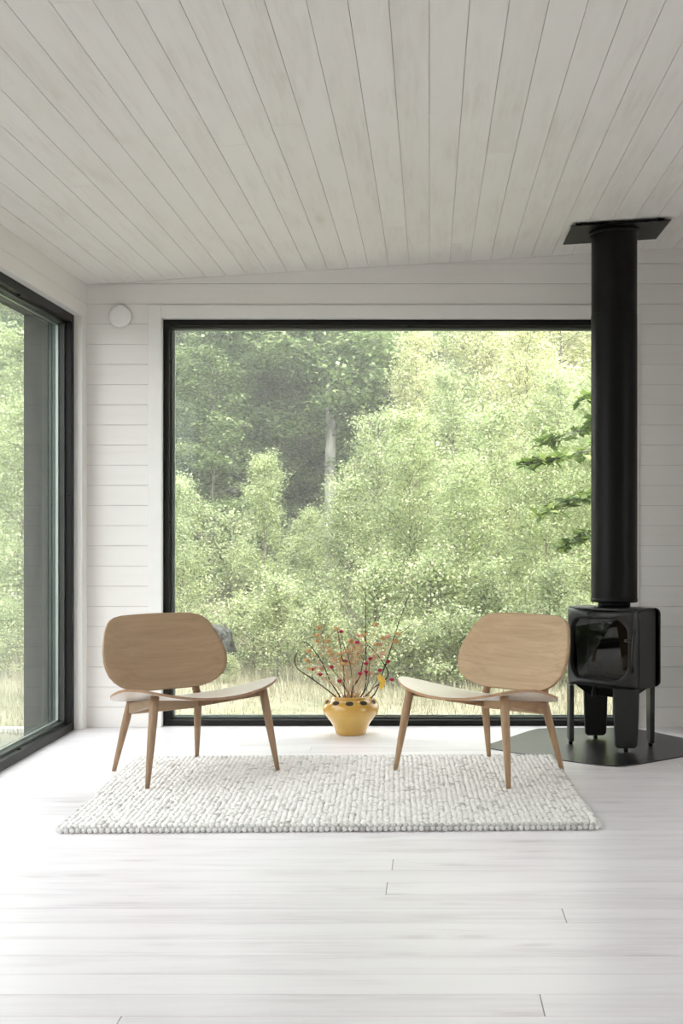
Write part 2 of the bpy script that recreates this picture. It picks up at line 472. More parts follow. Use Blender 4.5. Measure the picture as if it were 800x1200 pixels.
# ------------------------------------------------------------------ windows
def window(name, axis, pos, a0, a1, z1, fw, out, bars=()):
    """fixed light; axis 'x' spans X at y=pos (outside +Y); axis 'y' spans Y at x=pos (outside -X); out = frame depth"""
    def bx(mb, u0, u1, d0, d1, z0, zz):
        if axis == 'x': mb.box(u0, u1, pos+d0, pos+d1, z0, zz)
        else: mb.box(pos-d1, pos-d0, u0, u1, z0, zz)
    root = empty(name, ((a0+a1)/2, pos, 0) if axis == 'x' else (pos, (a0+a1)/2, 0)); root['kind'] = 'structure'
    inv = Matrix.Translation(-root.location)
    def put(mb, nm, mat, bevel=0):
        o = mb.build(nm, mat, root, bevel); o.matrix_parent_inverse = inv; return o
    f = MB()
    bx(f, a0, a1, 0, out, 0, fw); bx(f, a0, a1, 0, out, z1-fw, z1); bx(f, a0, a0+fw, 0, out, fw, z1-fw); bx(f, a1-fw, a1, 0, out, fw, z1-fw)
    for b in bars: bx(f, b-fw*0.7, b+fw*0.7, 0, out, fw, z1-fw)
    put(f, 'window_frame', M['frame'], 0.002)
    e = fw + 0.012
    d = MB()
    for u0, u1, z0, zz in ((a0+fw, a1-fw, fw, e), (a0+fw, a1-fw, z1-e, z1-fw), (a0+fw, a0+e, e, z1-e), (a1-e, a1-fw, e, z1-e)):
        bx(d, u0, u1, 0.035, out-0.01, z0, zz)
    put(d, 'glazing_bead', M['bead'], 0.001)
    s = MB(); e2 = e + 0.008
    for u0, u1, z0, zz in ((a0+e, a1-e, e, e2), (a0+e, a1-e, z1-e2, z1-e), (a0+e, a0+e2, e2, z1-e2), (a1-e2, a1-e, e2, z1-e2)):
        bx(s, u0, u1, 0.066, 0.080, z0, zz)
    put(s, 'spacer_bar', M['spacer'])
    edges = [a0+fw] + [q for b in bars for q in (b, b)] + [a1-fw]
    for i in range(0, len(edges), 2):
        for dd in (0.064, 0.082):
            g = MB()
            u0, u1, z0, zz = edges[i], edges[i+1], fw, z1-fw
            p = [(u0, z0), (u1, z0), (u1, zz), (u0, zz)]
            if axis == 'x': vv = [(u, pos+dd, z) for u, z in p]
            else: vv = [(pos-dd, u, z) for u, z in p]
            g.add(vv, [(0, 1, 2, 3)])
            put(g, 'pane', M['glass_back'] if axis == 'x' else M['glass'])
    # little round vent plugs on the inner ledge of the frame
    plugs = []
    if axis == 'x':
        plugs = [(a0+fw, 1.985), (a0+fw, 1.11), (a0+fw, 0.25)]
        spots = [((u+0.002, pos+0.018, z), 0.007) for u, z in plugs] + [(((a0+a1)/2+0.08, pos+0.018, z1-fw-0.002), 0.007)]
    else:
        spots = [((pos-0.02, a1-0.85, fw+0.001), 0.010), ((pos-0.02, a1-0.85, z1-fw-0.001), 0.010)] + [((pos-0.02, a1-fw-0.001, z), 0.006) for z in (1.9, 1.25, 0.55)]
    for c_, r_ in spots:
        pm = MB(); pm.ball(c_, r_, 8, 6); put(pm, 'vent_plug', M['frame'])
    return root
window('window_1', 'x', YB+0.045, WX0, WX1, WZ1, 0.031, 0.10)
window('window_2', 'y', XL-0.043, LY0, LY1, LZ1, 0.043, 0.105)
window('window_3', 'y', XR+0.15, R2A, R2B, LZ1, 0.043, 0.105)

# round white disc on the back wall
dk = MB()
dk.lathe([(0.0005, 0.030), (0.040, 0.030), (0.052, 0.027), (0.060, 0.020), (0.062, 0.012), (0.062, 0.008), (0.055, 0.006), (0.055, 0.0)], 48)
vent = dk.build('air_vent', M['disc'])
vent.location = (-1.669, YB, 2.219); vent.rotation_euler = (PI/2, 0, 0)
tag(vent, 'small round white disc vent high on the back wall in the left corner', 'vent')

# ------------------------------------------------------------------ rug
RW, RD = 1.92, 1.42
rug = empty('rug', (-0.372, 5.255, 0), math.radians(1.6))
tag(rug, 'off-white chunky woven wool rug lying on the floor under both chairs', 'rug')
def unit_ball(nu, nv):
    m = MB(); m.ball((0,0,0), 1.0, nu, nv)
    tri = []
    for f in m.f:
        if len(f) == 4: tri += [(f[0],f[1],f[2]),(f[0],f[2],f[3])]
        else: tri.append(f)
    return np.array(m.v, dtype=np.float32), np.array(tri, dtype=np.int32)
def balls(name, cen, rad, rotz, mat, parent, nu=8, nv=6):
    bv, bf = unit_ball(nu, nv)
    n = len(cen)
    v = bv[None]*rad[:, None, :]
    cs, sn = np.cos(rotz)[:, None], np.sin(rotz)[:, None]
    x = v[..., 0]*cs - v[..., 1]*sn; y = v[..., 0]*sn + v[..., 1]*cs
    v = np.stack([x, y, v[..., 2]], -1) + cen[:, None, :]
    f = bf[None] + (np.arange(n)*len(bv))[:, None, None]
    return np_mesh(name, v.reshape(-1, 3), f.reshape(-1, 3), mat, parent, True)
cen, rad, rot = [], [], []
ncol = 92; pc = RW/ncol
pr = 0.0235; nrow = int(RD/pr)
for i in range(ncol):
    for j in range(nrow):
        x = -RW/2 + (i+0.5)*pc + RNG.normal(0, 0.0022)
        y = -RD/2 + 0.03 + (j + (0.5 if i % 2 else 0.0))*pr + RNG.normal(0, 0.002)
        if y > RD/2-0.012: continue
        cen.append((x, y, 0.0115 + RNG.normal(0, 0.0011)))
        rad.append((0.0122*RNG.uniform(.85,1.1), 0.0150*RNG.uniform(.85,1.1), 0.0088)); rot.append(RNG.normal(0.5 if i % 2 else -0.5, 0.18))
balls('weave', np.array(cen), np.array(rad), np.array(rot), M['wool'], rug)
cen, rad, rot = [], [], []
for i in range(ncol):
    for yy, z, r in ((-RD/2-0.008, 0.0102, 0.0106), (-RD/2+0.014, 0.0168, 0.0098), (RD/2, 0.0095, 0.0108)):
        cen.append((-RW/2+(i+0.5+(0.5 if abs(r-0.0098) < 1e-6 else 0))*pc, yy+RNG.normal(0, 0.001), z)); rad.append((r*0.86, r*0.95, r*0.92)); rot.append(0)
for j in range(int(RD/0.024)):
    for sx in (-1, 1):
        cen.append((sx*(RW/2+0.002), -RD/2+(j+0.5)*0.024, 0.0095)); rad.append((0.0100, 0.0125, 0.0095)); rot.append(0)
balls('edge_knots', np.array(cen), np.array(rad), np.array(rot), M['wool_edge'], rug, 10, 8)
rb_ = MB(); rb_.box(-RW/2+0.006, RW/2-0.006, -RD/2+0.006, RD/2-0.006, 0.001, 0.011)
rb_.build('backing', M['wool'], rug)

# ------------------------------------------------------------------ chairs
for k_ in ('oak_seat', 'ply', 'oak_x', 'oak_z', 'oak_y'):  # left chair's shade is put into darker copies of the oak
    m_ = M[k_].copy(); m_.name = M[k_].name + '_painted_shade'; M[k_+'_dark'] = m_
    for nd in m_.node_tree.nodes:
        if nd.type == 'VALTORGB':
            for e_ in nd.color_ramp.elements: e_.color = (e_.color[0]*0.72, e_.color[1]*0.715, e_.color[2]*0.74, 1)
def seat_z(x, y):
    u = abs(x)/0.355
    fb_ = min(1, max(0, (0.20 - y)/0.45))
    return 0.325 - 0.095*(y+0.05) + (0.012 + 0.058*fb_**0.8)*u**2.0
def seat_pt(a, r):
    """superellipse outline, a angle, r 0..1"""
    e = 2.0/3.0
    c, s = math.cos(a), math.sin(a)
    x = math.copysign(abs(c)**e, c)*0.366*r
    y = math.copysign(abs(s)**e, s)*0.266*r
    wy = (y+0.266)/0.532
    x *= 1.0 - 0.20*max(0, wy-0.35)**1.2/0.65**1.2
    return x, y - 0.052
def shell(pt, zf, nr, na, th):
    """plywood shell: upper, lower surfaces and rim"""
    top, bot, rim = MB(), MB(), MB()
    v = [pt(0, 0)]
    P = [[pt(2*PI*k/na, (i/nr)**0.8) for k in range(na)] for i in range(1, nr+1)]
    return P

def back_pt(sx, t):
    """local point on the front face of the backrest, sx -1..1, t 0..1 bottom..top"""
    hw = np.interp(t, BT, BWD)
    x = sx*hw
    curve = 0.045*(x/0.3)**2
    y = 0.150 + 0.125*t + 0.015*t*t - curve
    z = 0.347 + 0.314*t + 0.010*(1-(x/0.3)**2)*(1 if t > 0.5 else -0.6)*abs(2*t-1)**3
    return Vector((x, y, z))
# smooth outline of the backrest (t, half width)
BT = np.array([0.0, 0.012, 0.04, 0.08, 0.14, 0.22, 0.32, 0.42, 0.55, 0.68, 0.78, 0.86, 0.92, 0.96, 0.985, 1.0])
BWD = np.array([0.120, 0.165, 0.205, 0.236, 0.264, 0.286, 0.299, 0.303, 0.298, 0.286, 0.274, 0.261, 0.246, 0.229, 0.208, 0.170])

def solid_grid(name, grid, normal_off, mat, parent, rim_mat):
    """grid[i][j] of points -> closed thick shell (front = grid, back = grid+normal_off)"""
    ni, nj = len(grid), len(grid[0])
    m = MB()
    fr = [p for row in grid for p in row]
    bk = [p + normal_off(p) for p in fr]
    F = []
    for i in range(ni-1):
        for j in range(nj-1):
            a, b_, c, d = i*nj+j, i*nj+j+1, (i+1)*nj+j+1, (i+1)*nj+j
            F.append((a, b_, c, d))
    n = ni*nj
    B = [(d+n, c+n, b_+n, a+n) for a, b_, c, d in F]
    loop = [(0, j) for j in range(nj)] + [(i, nj-1) for i in range(1, ni)] + [(ni-1, j) for j in range(nj-2, -1, -1)] + [(i, 0) for i in range(ni-2, 0, -1)]
    ids = [i*nj+j for i, j in loop]
    R = [(ids[(k+1) % len(ids)], ids[k], ids[k]+n, ids[(k+1) % len(ids)]+n) for k in range(len(ids))]
    m.add(fr+bk, F+B, True)
    m2 = len(m.f)
    m.add([], [])
    for r in R: m.f.append(r); m.smooth.append(False)
    me = m.mesh(name)
    o = link(name, me, [mat, rim_mat], parent)
    mi = [0]*m2 + [1]*len(R)
    me.polygons.foreach_set('material_index', mi)
    bm = bmesh.new(); bm.from_mesh(me); bmesh.ops.recalc_face_normals(bm, faces=bm.faces); bm.to_mesh(me); bm.free()
    return o

def make_chair(label, long_leg=0.0, tone=''):
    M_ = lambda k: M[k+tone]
    root = empty('lounge_chair')
    tag(root, label, 'chair', 'oak lounge chairs on the rug')
    # seat: polar grid
    nr, na = 14, 72
    th = 0.011
    m = MB()
    ring = lambda i, k: seat_pt(2*PI*k/na, math.sin(PI/2*i/nr)) if i else (0.0, -0.052)
    top = [Vector((0, -0.052, seat_z(0, -0.052)))]
    for i in range(1, nr+1):
        for k in range(na):
            x, y = ring(i, k); top.append(Vector((x, y, seat_z(x, y))))
    bot = [p - Vector((0, 0, th)) for p in top]
    n = len(top)
    F = []
    for k in range(na): F.append((0, 1+k, 1+(k+1) % na))
    for i in range(nr-1):
        for k in range(na):
            F.append((1+i*na+k, 1+(i+1)*na+k, 1+(i+1)*na+(k+1) % na, 1+i*na+(k+1) % na))
    B = [tuple(q+n for q in f[::-1]) for f in F]
    m.add(top+bot, F+B, True)
    n2 = len(m.f)
    e0 = 1+(nr-1)*na
    for k in range(na):
        a, b_ = e0+k, e0+(k+1) % na
        m.f.append((b_, a, a+n, b_+n)); m.smooth.append(False)
    me = m.mesh('seat'); o = link('seat', me, [M_('oak_seat'), M_('ply')], root)
    me.polygons.foreach_set('material_index', [0]*n2 + [1]*na)
    bm = bmesh.new(); bm.from_mesh(me); bmesh.ops.recalc_face_normals(bm, faces=bm.faces); bm.to_mesh(me); bm.free()
    # backrest
    ts = np.concatenate([[0, 0.012, 0.04, 0.08, 0.14, 0.22], np.linspace(0.30, 0.80, 9), [0.86, 0.92, 0.96, 0.985, 1.0]])
    grid = [[back_pt(s, t_) for s in np.linspace(-1, 1, 33)] for t_ in ts]
    nv_ = Vector((0, 0.0105, -0.004))
    solid_grid('backrest', grid, lambda p: nv_, M_('oak_x'), root, M_('ply'))
    # legs
    for s in (-1, 1):
        l = MB()
        foot = Vector((s*0.312, -0.262, 0)); topp = Vector((s*0.258, -0.222, 0.0)); topp.z = seat_z(0.258, -0.222)-th
        l.tube([foot.lerp(topp, k/6) for k in range(7)], [0.0095, 0.0120, 0.0145, 0.0165, 0.0180, 0.0187, 0.0182], 16)
        l.build('leg', M_('oak_z'), root)
    for s in (-1, 1):
        l = MB()
        foot = Vector((s*0.207, 0.265, -(long_leg if s < 0 else 0) if long_leg > 0 else (long_leg if s > 0 else 0)))
        knee = Vector((s*0.168, 0.185, 0.285)); 
        post = Vector((s*0.150, 0.222, 0.42)); topb = Vector((s*0.140, 0.262, 0.54))
        pts = [foot.lerp(knee, k/5) for k in range(6)] + [knee.lerp(post, .5)+Vector((0, -0.004, 0)), post, topb]
        l.tube(pts, [0.0095, 0.0118, 0.0142, 0.0162, 0.0178, 0.0180, 0.0165, 0.0140, 0.0090], 16)
        l.build('leg', M_('oak_z'), root)
    # side rails and rear rail
    for s in (-1, 1):
        r = MB()
        a, b_ = Vector((s*0.250, -0.212, 0)), Vector((s*0.168, 0.178, 0))
        d = (b_-a).normalized(); nn = Vector((-d.y, d.x, 0))*0.011
        za0, za1 = 0.324, seat_z(0.250, -0.212)-th-0.0005
        zb0, zb1 = 0.243, seat_z(0.168, 0.178)-th-0.0005
        r.hexa([(a-nn)+Vector((0,0,za0)), (b_-nn)+Vector((0,0,zb0)), (b_+nn)+Vector((0,0,zb0)), (a+nn)+Vector((0,0,za0)),
                (a-nn)+Vector((0,0,za1-0.006)), (b_-nn)+Vector((0,0,zb1-0.004)), (b_+nn)+Vector((0,0,zb1-0.004)), (a+nn)+Vector((0,0,za1-0.006))])
        r.build('side_rail', M_('oak_y'), root, 0.003)
    r = MB(); r.box(-0.165, 0.165, 0.166, 0.188, 0.240, 0.302)
    r.build('rear_rail', M_('oak_x'), root, 0.003)
    return root
ZR = 0.0185
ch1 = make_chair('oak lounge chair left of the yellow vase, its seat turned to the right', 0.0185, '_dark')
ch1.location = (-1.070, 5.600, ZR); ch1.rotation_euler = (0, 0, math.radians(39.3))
ch2 = make_chair('oak lounge chair in front of the black stove, its seat turned to the left', -0.0185)
ch2.location = (0.258, 5.598, ZR); ch2.rotation_euler = (0, 0, math.radians(-41.0))

# ------------------------------------------------------------------ hearth plate, stove, flue
hx = [(0.30,6.23),(0.42,6.10),(0.56,5.965),(0.68,5.865),(0.75,5.81),(0.80,5.782),(0.845,5.772),(0.89,5.782),(0.94,5.812),(1.05,5.90),(1.20,6.03),(1.40,6.21),(1.43,6.27),(1.42,6.33),
      (1.34,6.46),(1.16,6.76),(1.10,6.84),(1.03,6.87),(0.66,6.87),(0.58,6.84),(0.52,6.76),(0.30,6.36),(0.28,6.29)]
hp = MB(); hp.prism(hx, 0.0, 0.005)
o = hp.build('hearth_plate', M['hearth'], bevel=0.0012)
tag(o, 'black many-sided steel floor plate lying under the wood stove', 'floor plate')

SW, SD = 0.402, 0.190
stove = empty('wood_stove', (0.902, 6.318, 0.005), math.radians(-42))
tag(stove, 'black cast iron wood stove with glass door and four plate legs', 'stove')
zb, ztop = 0.293, 0.683
def rrect(w, h, r, n=8):
    pts = []
    for cx, cz, a0 in ((w/2-r, h/2-r, 0), (-w/2+r, h/2-r, PI/2), (-w/2+r, -h/2+r, PI), (w/2-r, -h/2+r, 1.5*PI)):
        for k in range(n+1):
            a = a0 + PI/2*k/n; pts.append((cx+r*math.cos(a), cz+r*math.sin(a)))
    return pts
zc_ = (zb+ztop)/2; hh = ztop-zb
# body box (open front)
b = MB()
yb_, yf = 0.070, -0.076
b.box(-SW/2+0.012, -SW/2+0.022, yf, yb_, zb+0.005, ztop-0.006); b.box(SW/2-0.022, SW/2-0.012, yf, yb_, zb+0.005, ztop-0.006)
b.box(-SW/2+0.022, SW/2-0.022, yb_-0.01, yb_, zb+0.005, ztop-0.006)
b.box(-SW/2+0.012, SW/2-0.012, yf, yb_, zb, zb+0.02)
b.build('body', M['iron'], stove, 0.002)
fb2 = MB(); fb2.box(-SW/2+0.025, SW/2-0.025, 0.055, 0.060, zb+0.02, ztop-0.01)
fb2.box(-0.15, 0.15, -0.02, 0.07, zb+0.02, zb+0.05)
fb2.build('firebox', M['firebox'], stove)
tp = MB()
poly = [*[(x*SW/2, -0.088-0.056*(1-x*x)) for x in (-1, -.8, -.6, -.4, -.2, 0, .2, .4, .6, .8, 1)], (SW/2-0.006, 0.078), (-SW/2+0.006, 0.078)]
tp.prism(poly, ztop-0.010, ztop); tp.build('top_plate', M['iron'], stove, 0.003)
# door casting: concentric rounded rectangles
d = MB()
rings = [(SW, hh-0.012, 0.012, -0.074), (SW, hh-0.012, 0.014, -0.086), (SW-0.012, hh-0.018, 0.018, -0.098), (SW-0.030, hh-0.036, 0.03, -0.106),
         (0.344, 0.318, 0.088, -0.106), (0.332, 0.304, 0.082, -0.096), (0.325, 0.296, 0.080, -0.082), (0.322, 0.292, 0.078, -0.074)]
vv = []; N = 36
for w_, h_, r_, y_ in rings:
    for (x, z) in rrect(w_, h_, r_): 
        bow = -0.056*(1-(2*x/SW)**2)
        vv.append((x, y_+bow, zc_+z+(-0.003 if w_ < 0.36 else 0)))
ff = []
for i in range(len(rings)-1):
    for k in range(N):
        ff.append((i*N+k, i*N+(k+1) % N, (i+1)*N+(k+1) % N, (i+1)*N+k))
d.add(vv, ff, True)
door = d.build('door', M['iron'], stove)
g = MB()
gp = rrect(0.324, 0.294, 0.078)
g.add([(x, -0.076-0.056*(1-(2*x/SW)**2), zc_+z-0.003) for x, z in gp], [tuple(range(N))], False)
g.build('door_glass', M['stove_glass'], door)
hd = MB()
hx_ = SW/2-0.004
hd.tube([(hx_-0.045, -0.115, zc_+0.045), (hx_-0.02, -0.128, zc_+0.045), (hx_+0.004, -0.126, zc_+0.045)], [0.008, 0.0075, 0.007], 10)
hd.tube([(hx_+0.010, -0.112, zc_+0.095), (hx_+0.012, -0.127, zc_+0.06), (hx_+0.008, -0.132, zc_+0.0), (hx_+0.002, -0.126, zc_-0.06), (hx_-0.004, -0.114, zc_-0.105)], [0.006, 0.0085, 0.0095, 0.0085, 0.006], 10)
hd.build('door_handle', M['iron'], door)
# emblem on the top rail of the door: two antler strokes over a word
cu = bpy.data.curves.new('emblem_text', 'FONT'); cu.body = 'JØTUL'; cu.size = 0.017; cu.extrude = 0.0012; cu.align_x = 'CENTER'
to = bpy.data.objects.new('emblem_text', cu); C.objects.link(to)
bpy.context.view_layer.update()
tm = bpy.data.meshes.new_from_object(to.evaluated_get(bpy.context.evaluated_depsgraph_get()))
bpy.data.objects.remove(to)
em = link('emblem', tm, M['pipe'], door)
em.location = (-0.01, -0.1630, ztop-0.032); em.rotation_euler = (PI/2, 0, 0)
an = MB()
for s in (-1, 1):
    an.tube([(-0.01+s*0.002, -0.1625, ztop-0.019), (-0.01+s*0.012, -0.1625, ztop-0.015), (-0.01+s*0.015, -0.1625, ztop-0.009)], 0.0014, 6)
    an.tube([(-0.01+s*0.008, -0.1625, ztop-0.017), (-0.01+s*0.007, -0.1625, ztop-0.010)], 0.0012, 6)
an.build('emblem_mark', M['pipe'], door)
# side panels with the gap behind the door casting, back shield
for s in (-1, 1):
    sp_ = MB(); x0 = s*(SW/2-0.010); x1 = s*(SW/2+0.002)
    sp_.box(min(x0, x1), max(x0, x1), -0.070, 0.074, zb+0.004, ztop-0.012)
    sp_.build('side_panel', M['iron'], stove, 0.003)
bs = MB()
o_ = rrect(SW+0.024, hh-0.005, 0.03)
n_ = len(o_)
bs.add([(x, 0.086, zc_+z) for x, z in o_]+[(x, 0.102, zc_+z) for x, z in o_],
       [tuple(range(n_)), tuple(range(2*n_-1, n_-1, -1))]+[(k, n_+k, n_+(k+1) % n_, (k+1) % n_) for k in range(n_)])
bs.build('back_shield', M['pipe'], stove)
for sx in (-0.14, 0.14):
    for z in (zc_-0.1, zc_+0.1):
        sp2 = MB(); sp2.box(sx-0.012, sx+0.012, 0.068, 0.088, z-0.012, z+0.012); sp2.build('shield_spacer', M['pipe'], stove)
# ash pan and air valve under the body
ap = MB()
ap.hexa([(-0.10,-0.06,0.245),(0.10,-0.06,0.245),(0.10,0.06,0.245),(-0.10,0.06,0.245),(-0.165,-0.085,0.294),(0.165,-0.085,0.294),(0.165,0.085,0.294),(-0.165,0.085,0.294)])
ap.build('ash_pan', M['pipe'], stove, 0.006)
av = MB(); av.tube([(-0.05, -0.075, 0.295), (-0.05, -0.09, 0.268), (-0.05, -0.092, 0.243)], [0.011, 0.010, 0.012], 8)
av.build('air_lever', M['iron'], stove)
# four plate legs set across the corners
def leg_plate(cx, cy, sx, sy):
    m = MB()
    rz = math.atan2(sy*0.9, sx) + PI/2
    ca, sa = math.cos(rz), math.sin(rz)
    def P(u, v, z): return (cx+u*ca-v*sa, cy+u*sa+v*ca, z)
    th, wt, wb_, zb0 = 0.0115, 0.128/2, 0.108/2, 0.016
    prof = [(-wt, 0.300), (-wb_-0.004, 0.10), (-wb_, zb0+0.012), (-wb_+0.012, zb0), (wb_-0.012, zb0), (wb_, zb0+0.012), (wb_+0.004, 0.10), (wt, 0.300)]
    n = len(prof)
    m.add([P(u, -th, z) for u, z in prof]+[P(u, th, z) for u, z in prof], [tuple(range(n)), tuple(range(2*n-1, n-1, -1))]+[(k, n+k, n+(k+1) % n, (k+1) % n) for k in range(n)])
    o = m.build('leg', M['iron'], stove, 0.006, 3)
    bm = bmesh.new(); bm.from_mesh(o.data); bmesh.ops.recalc_face_normals(bm, faces=bm.faces); bm.to_mesh(o.data); bm.free()
    f = MB(); f.tube([P(0, 0, 0), P(0, 0, 0.018)], [0.010, 0.010], 12); f.build('foot', M['pipe'], o)
for sx in (-1, 1):
    for sy in (-1, 1): leg_plate(sx*0.163 - 0.014, sy*0.108 + 0.004, sx, sy)

PX, PY = 0.912, 6.322
pipe = empty('stove_pipe', (PX, PY, 0.688))
tag(pipe, 'tall round black steel flue pipe rising from the stove to the ceiling', 'flue pipe')
zcl = ceil_z(PX)
p = MB(); p.lathe([(0.0005, 0), (0.079, 0), (0.079, 0.03), (0.0005, 0.03)], 48); p.build('flue_collar', M['pipe'], pipe)
p = MB(); p.lathe([(0.0005, 0.024), (0.112, 0.024), (0.1155, 0.027), (0.1155, 0.040), (0.1135, 0.043), (0.1135, 0.046), (0.1135, 1.436), (0.1135, 1.438), (0.1120, 1.440), (0.0005, 1.440)], 64); p.build('lower_section', M['pipe'], pipe)
p = MB(); p.lathe([(0.0005, 1.4405), (0.1122, 1.4405), (0.1122, 1.442), (0.1122, zcl-0.688-0.012), (0.1122, zcl-0.688-0.009), (0.0005, zcl-0.688-0.009)], 64); p.build('upper_section', M['pipe'], pipe)
cpz = lambda x: ceil_z(x) - 0.020
plate = empty('ceiling_plate', (PX, 6.35, zcl))
tag(plate, 'square black steel plate around the flue pipe just below the ceiling', 'ceiling plate')
m = MB()
x0, x1, y0, y1 = 0.684, 1.160, 6.150, 6.555
m.hexa([(x0,y0,cpz(x0)),(x1,y0,cpz(x1)),(x1,y1,cpz(x1)),(x0,y1,cpz(x0)),(x0,y0,cpz(x0)+.004),(x1,y0,cpz(x1)+.004),(x1,y1,cpz(x1)+.004),(x0,y1,cpz(x0)+.004)])
o = m.build('plate', M['pipe'], plate); o.matrix_parent_inverse = Matrix.Translation(-plate.location)
m = MB(); n = 48
ringv = []
for r, dz in ((0.1145, -0.016), (0.124, -0.016), (0.124, 0.0), (0.1145, 0.0)):
    for k in range(n):
        x = PX+r*math.cos(2*PI*k/n); ringv.append((x, PY+r*math.sin(2*PI*k/n), cpz(x)+dz))
m.add(ringv, [(i*n+k, i*n+(k+1) % n, ((i+1) % 4)*n+(k+1) % n, ((i+1) % 4)*n+k) for i in range(4) for k in range(n)], True)
o = m.build('collar_ring', M['pipe'], plate); o.matrix_parent_inverse = Matrix.Translation(-plate.location)
for x, y in ((0.72,6.19),(1.12,6.19),(1.12,6.52),(0.72,6.52)):
    m = MB(); m.box(x-0.012, x+0.012, y-0.012, y+0.012, cpz(x)+0.003, ceil_z(x)-0.0008)
    o = m.build('standoff', M['pipe'], plate); o.matrix_parent_inverse = Matrix.Translation(-plate.location)

# ------------------------------------------------------------------ vase and dried flowers
VYY = 6.70
vx = (411-VX)/FPX*VYY
vase = empty('vase', (vx, VYY, 0))
tag(vase, 'low rounded ochre yellow glazed vase on the floor by the window', 'vase')
v = MB()
prof = [(0.0005, 0.0), (0.074, 0.0), (0.079, 0.004), (0.083, 0.018), (0.091, 0.040), (0.107, 0.066), (0.128, 0.092), (0.142, 0.112), (0.148, 0.130), (0.1475, 0.146), (0.141, 0.161), (0.130, 0.173), (0.117, 0.181), (0.108, 0.186), (0.104, 0.193), (0.100, 0.199), (0.092, 0.200), (0.080, 0.196), (0.066, 0.190), (0.060, 0.180), (0.058, 0.14), (0.0005, 0.12)]
v.lathe(prof, 64); body = v.build('vase_body', M['glaze'], vase)
for k in range(11):
    a = 2*PI*k/11 + 0.15
    r, z = 0.129, 0.1725
    o = MB(); n = 20
    vv = []
    for R_, zz in ((0.0265, -0.012), (0.0262, 0.000), (0.0245, 0.0035), (0.0215, 0.0040), (0.0200, 0.0022), (0.0196, -0.004)):
        for q in range(n): vv.append((R_*math.cos(2*PI*q/n), R_*0.62*math.sin(2*PI*q/n), zz))
    o.add(vv, [(i*n+q, i*n+(q+1) % n, (i+1)*n+(q+1) % n, (i+1)*n+q) for i in range(5) for q in range(n)], True)
    col = o.build('side_opening', M['glaze'], body)
    mtx = Matrix.Translation((r*math.cos(a), r*math.sin(a), z)) @ Matrix.Rotation(a, 4, 'Z') @ Matrix.Rotation(math.radians(52), 4, 'Y') @ Matrix.Rotation(PI/2, 4, 'Z')
    col.matrix_local = mtx
    h = MB(); h.add([(0.0204*math.cos(2*PI*q/n), 0.0204*0.62*math.sin(2*PI*q/n), 0.0028) for q in range(n)], [tuple(range(n))])  # dark disc stands in for the shade inside the opening
    hh_ = h.build('side_hole_shade', M['hollow'], vase); hh_.matrix_local = mtx

def Z(zx, zy, dY=0.0):  # point in the flower close-up
    return at(330+zx/4.706, 680+zy/4.706, VYY+dY)
def smooth(pts, n=5):
    out = []
    P = [pts[0]]+list(pts)+[pts[-1]]
    for i in range(1, len(P)-2):
        for k in range(n):
            t_ = k/n
            a, b_, c, d_ = P[i-1], P[i], P[i+1], P[i+2]
            out.append(0.5*((2*b_)+(-a+c)*t_+(2*a-5*b_+4*c-d_)*t_*t_+(-a+3*b_-3*c+d_)*t_**3))
    out.append(P[-2]); return out
mouth = lambda dx=0, dy=0: Vector((vx+dx, VYY+dy, 0.150))
twigs = [
 ('dark bare branch arching lowest and farthest left out of the vase', [Vector((vx-0.05, VYY-0.03, 0.15)), Z(295,640,-.05), Z(170,545,-.04), Z(90,490,-.03), Z(72,440,-.02), Z(85,400,-.02), Z(100,378,-.02)], [[Z(170,545,-.04), Z(172,500,-.04)], [Z(90,490,-.03), Z(112,510,-.03)]]),
 ('dark bare branch leaning left with a hooked tip in the vase', [Vector((vx-0.045, VYY-0.02, 0.15)), Z(320,640,-.02), Z(270,560,0), Z(220,450,.02), Z(165,370,.03), Z(135,345,.03), Z(105,340,.03)], [[Z(265,550,0), Z(262,610,-.01)], [Z(165,370,.03), Z(176,350,.03)]]),
 ('tallest dark branch rising to the right out of the vase', [Vector((vx+0.045, VYY, 0.15)), Z(510,630,0), Z(560,500,.02), Z(600,380,.03), Z(640,250,.03), Z(680,140,.03), Z(705,70,.03)], [[Z(625,330,.03), Z(660,290,.03), Z(720,240,.03)], [Z(645,240,.03), Z(620,180,.03)], [Z(682,135,.03), Z(690,100,.04)]]),
 ('dark branch bent sharply back at the right side of the vase', [Vector((vx+0.03, VYY+0.02, 0.15)), Z(500,600,.03), Z(585,530,.03), Z(560,455,.03), Z(500,380,.02), Z(465,345,.02), Z(450,300,.02)], [[Z(560,455,.03), Z(575,470,.0)]]),
 ('straight dark twig standing upright in the middle of the vase', [Vector((vx+0.02, VYY+0.01, 0.15)), Z(458,600,0), Z(466,470,.01), Z(462,330,.02), Z(463,200,.02), Z(462,75,.02)], []),
 ('thin dark twig left of centre in the vase', [Vector((vx-0.02, VYY-0.01, 0.15)), Z(345,600,0), Z(342,500,0), Z(328,400,0), Z(318,330,0), Z(305,270,0)], [[Z(330,410,0), Z(350,370,0)]]),
 ('forked dark twig right of centre in the vase', [Vector((vx+0.0, VYY-0.02, 0.15)), Z(390,600,-.02), Z(430,530,-.02), Z(450,440,-.02), Z(470,360,-.02)], [[Z(450,440,-.02), Z(430,400,-.02)]]),
]
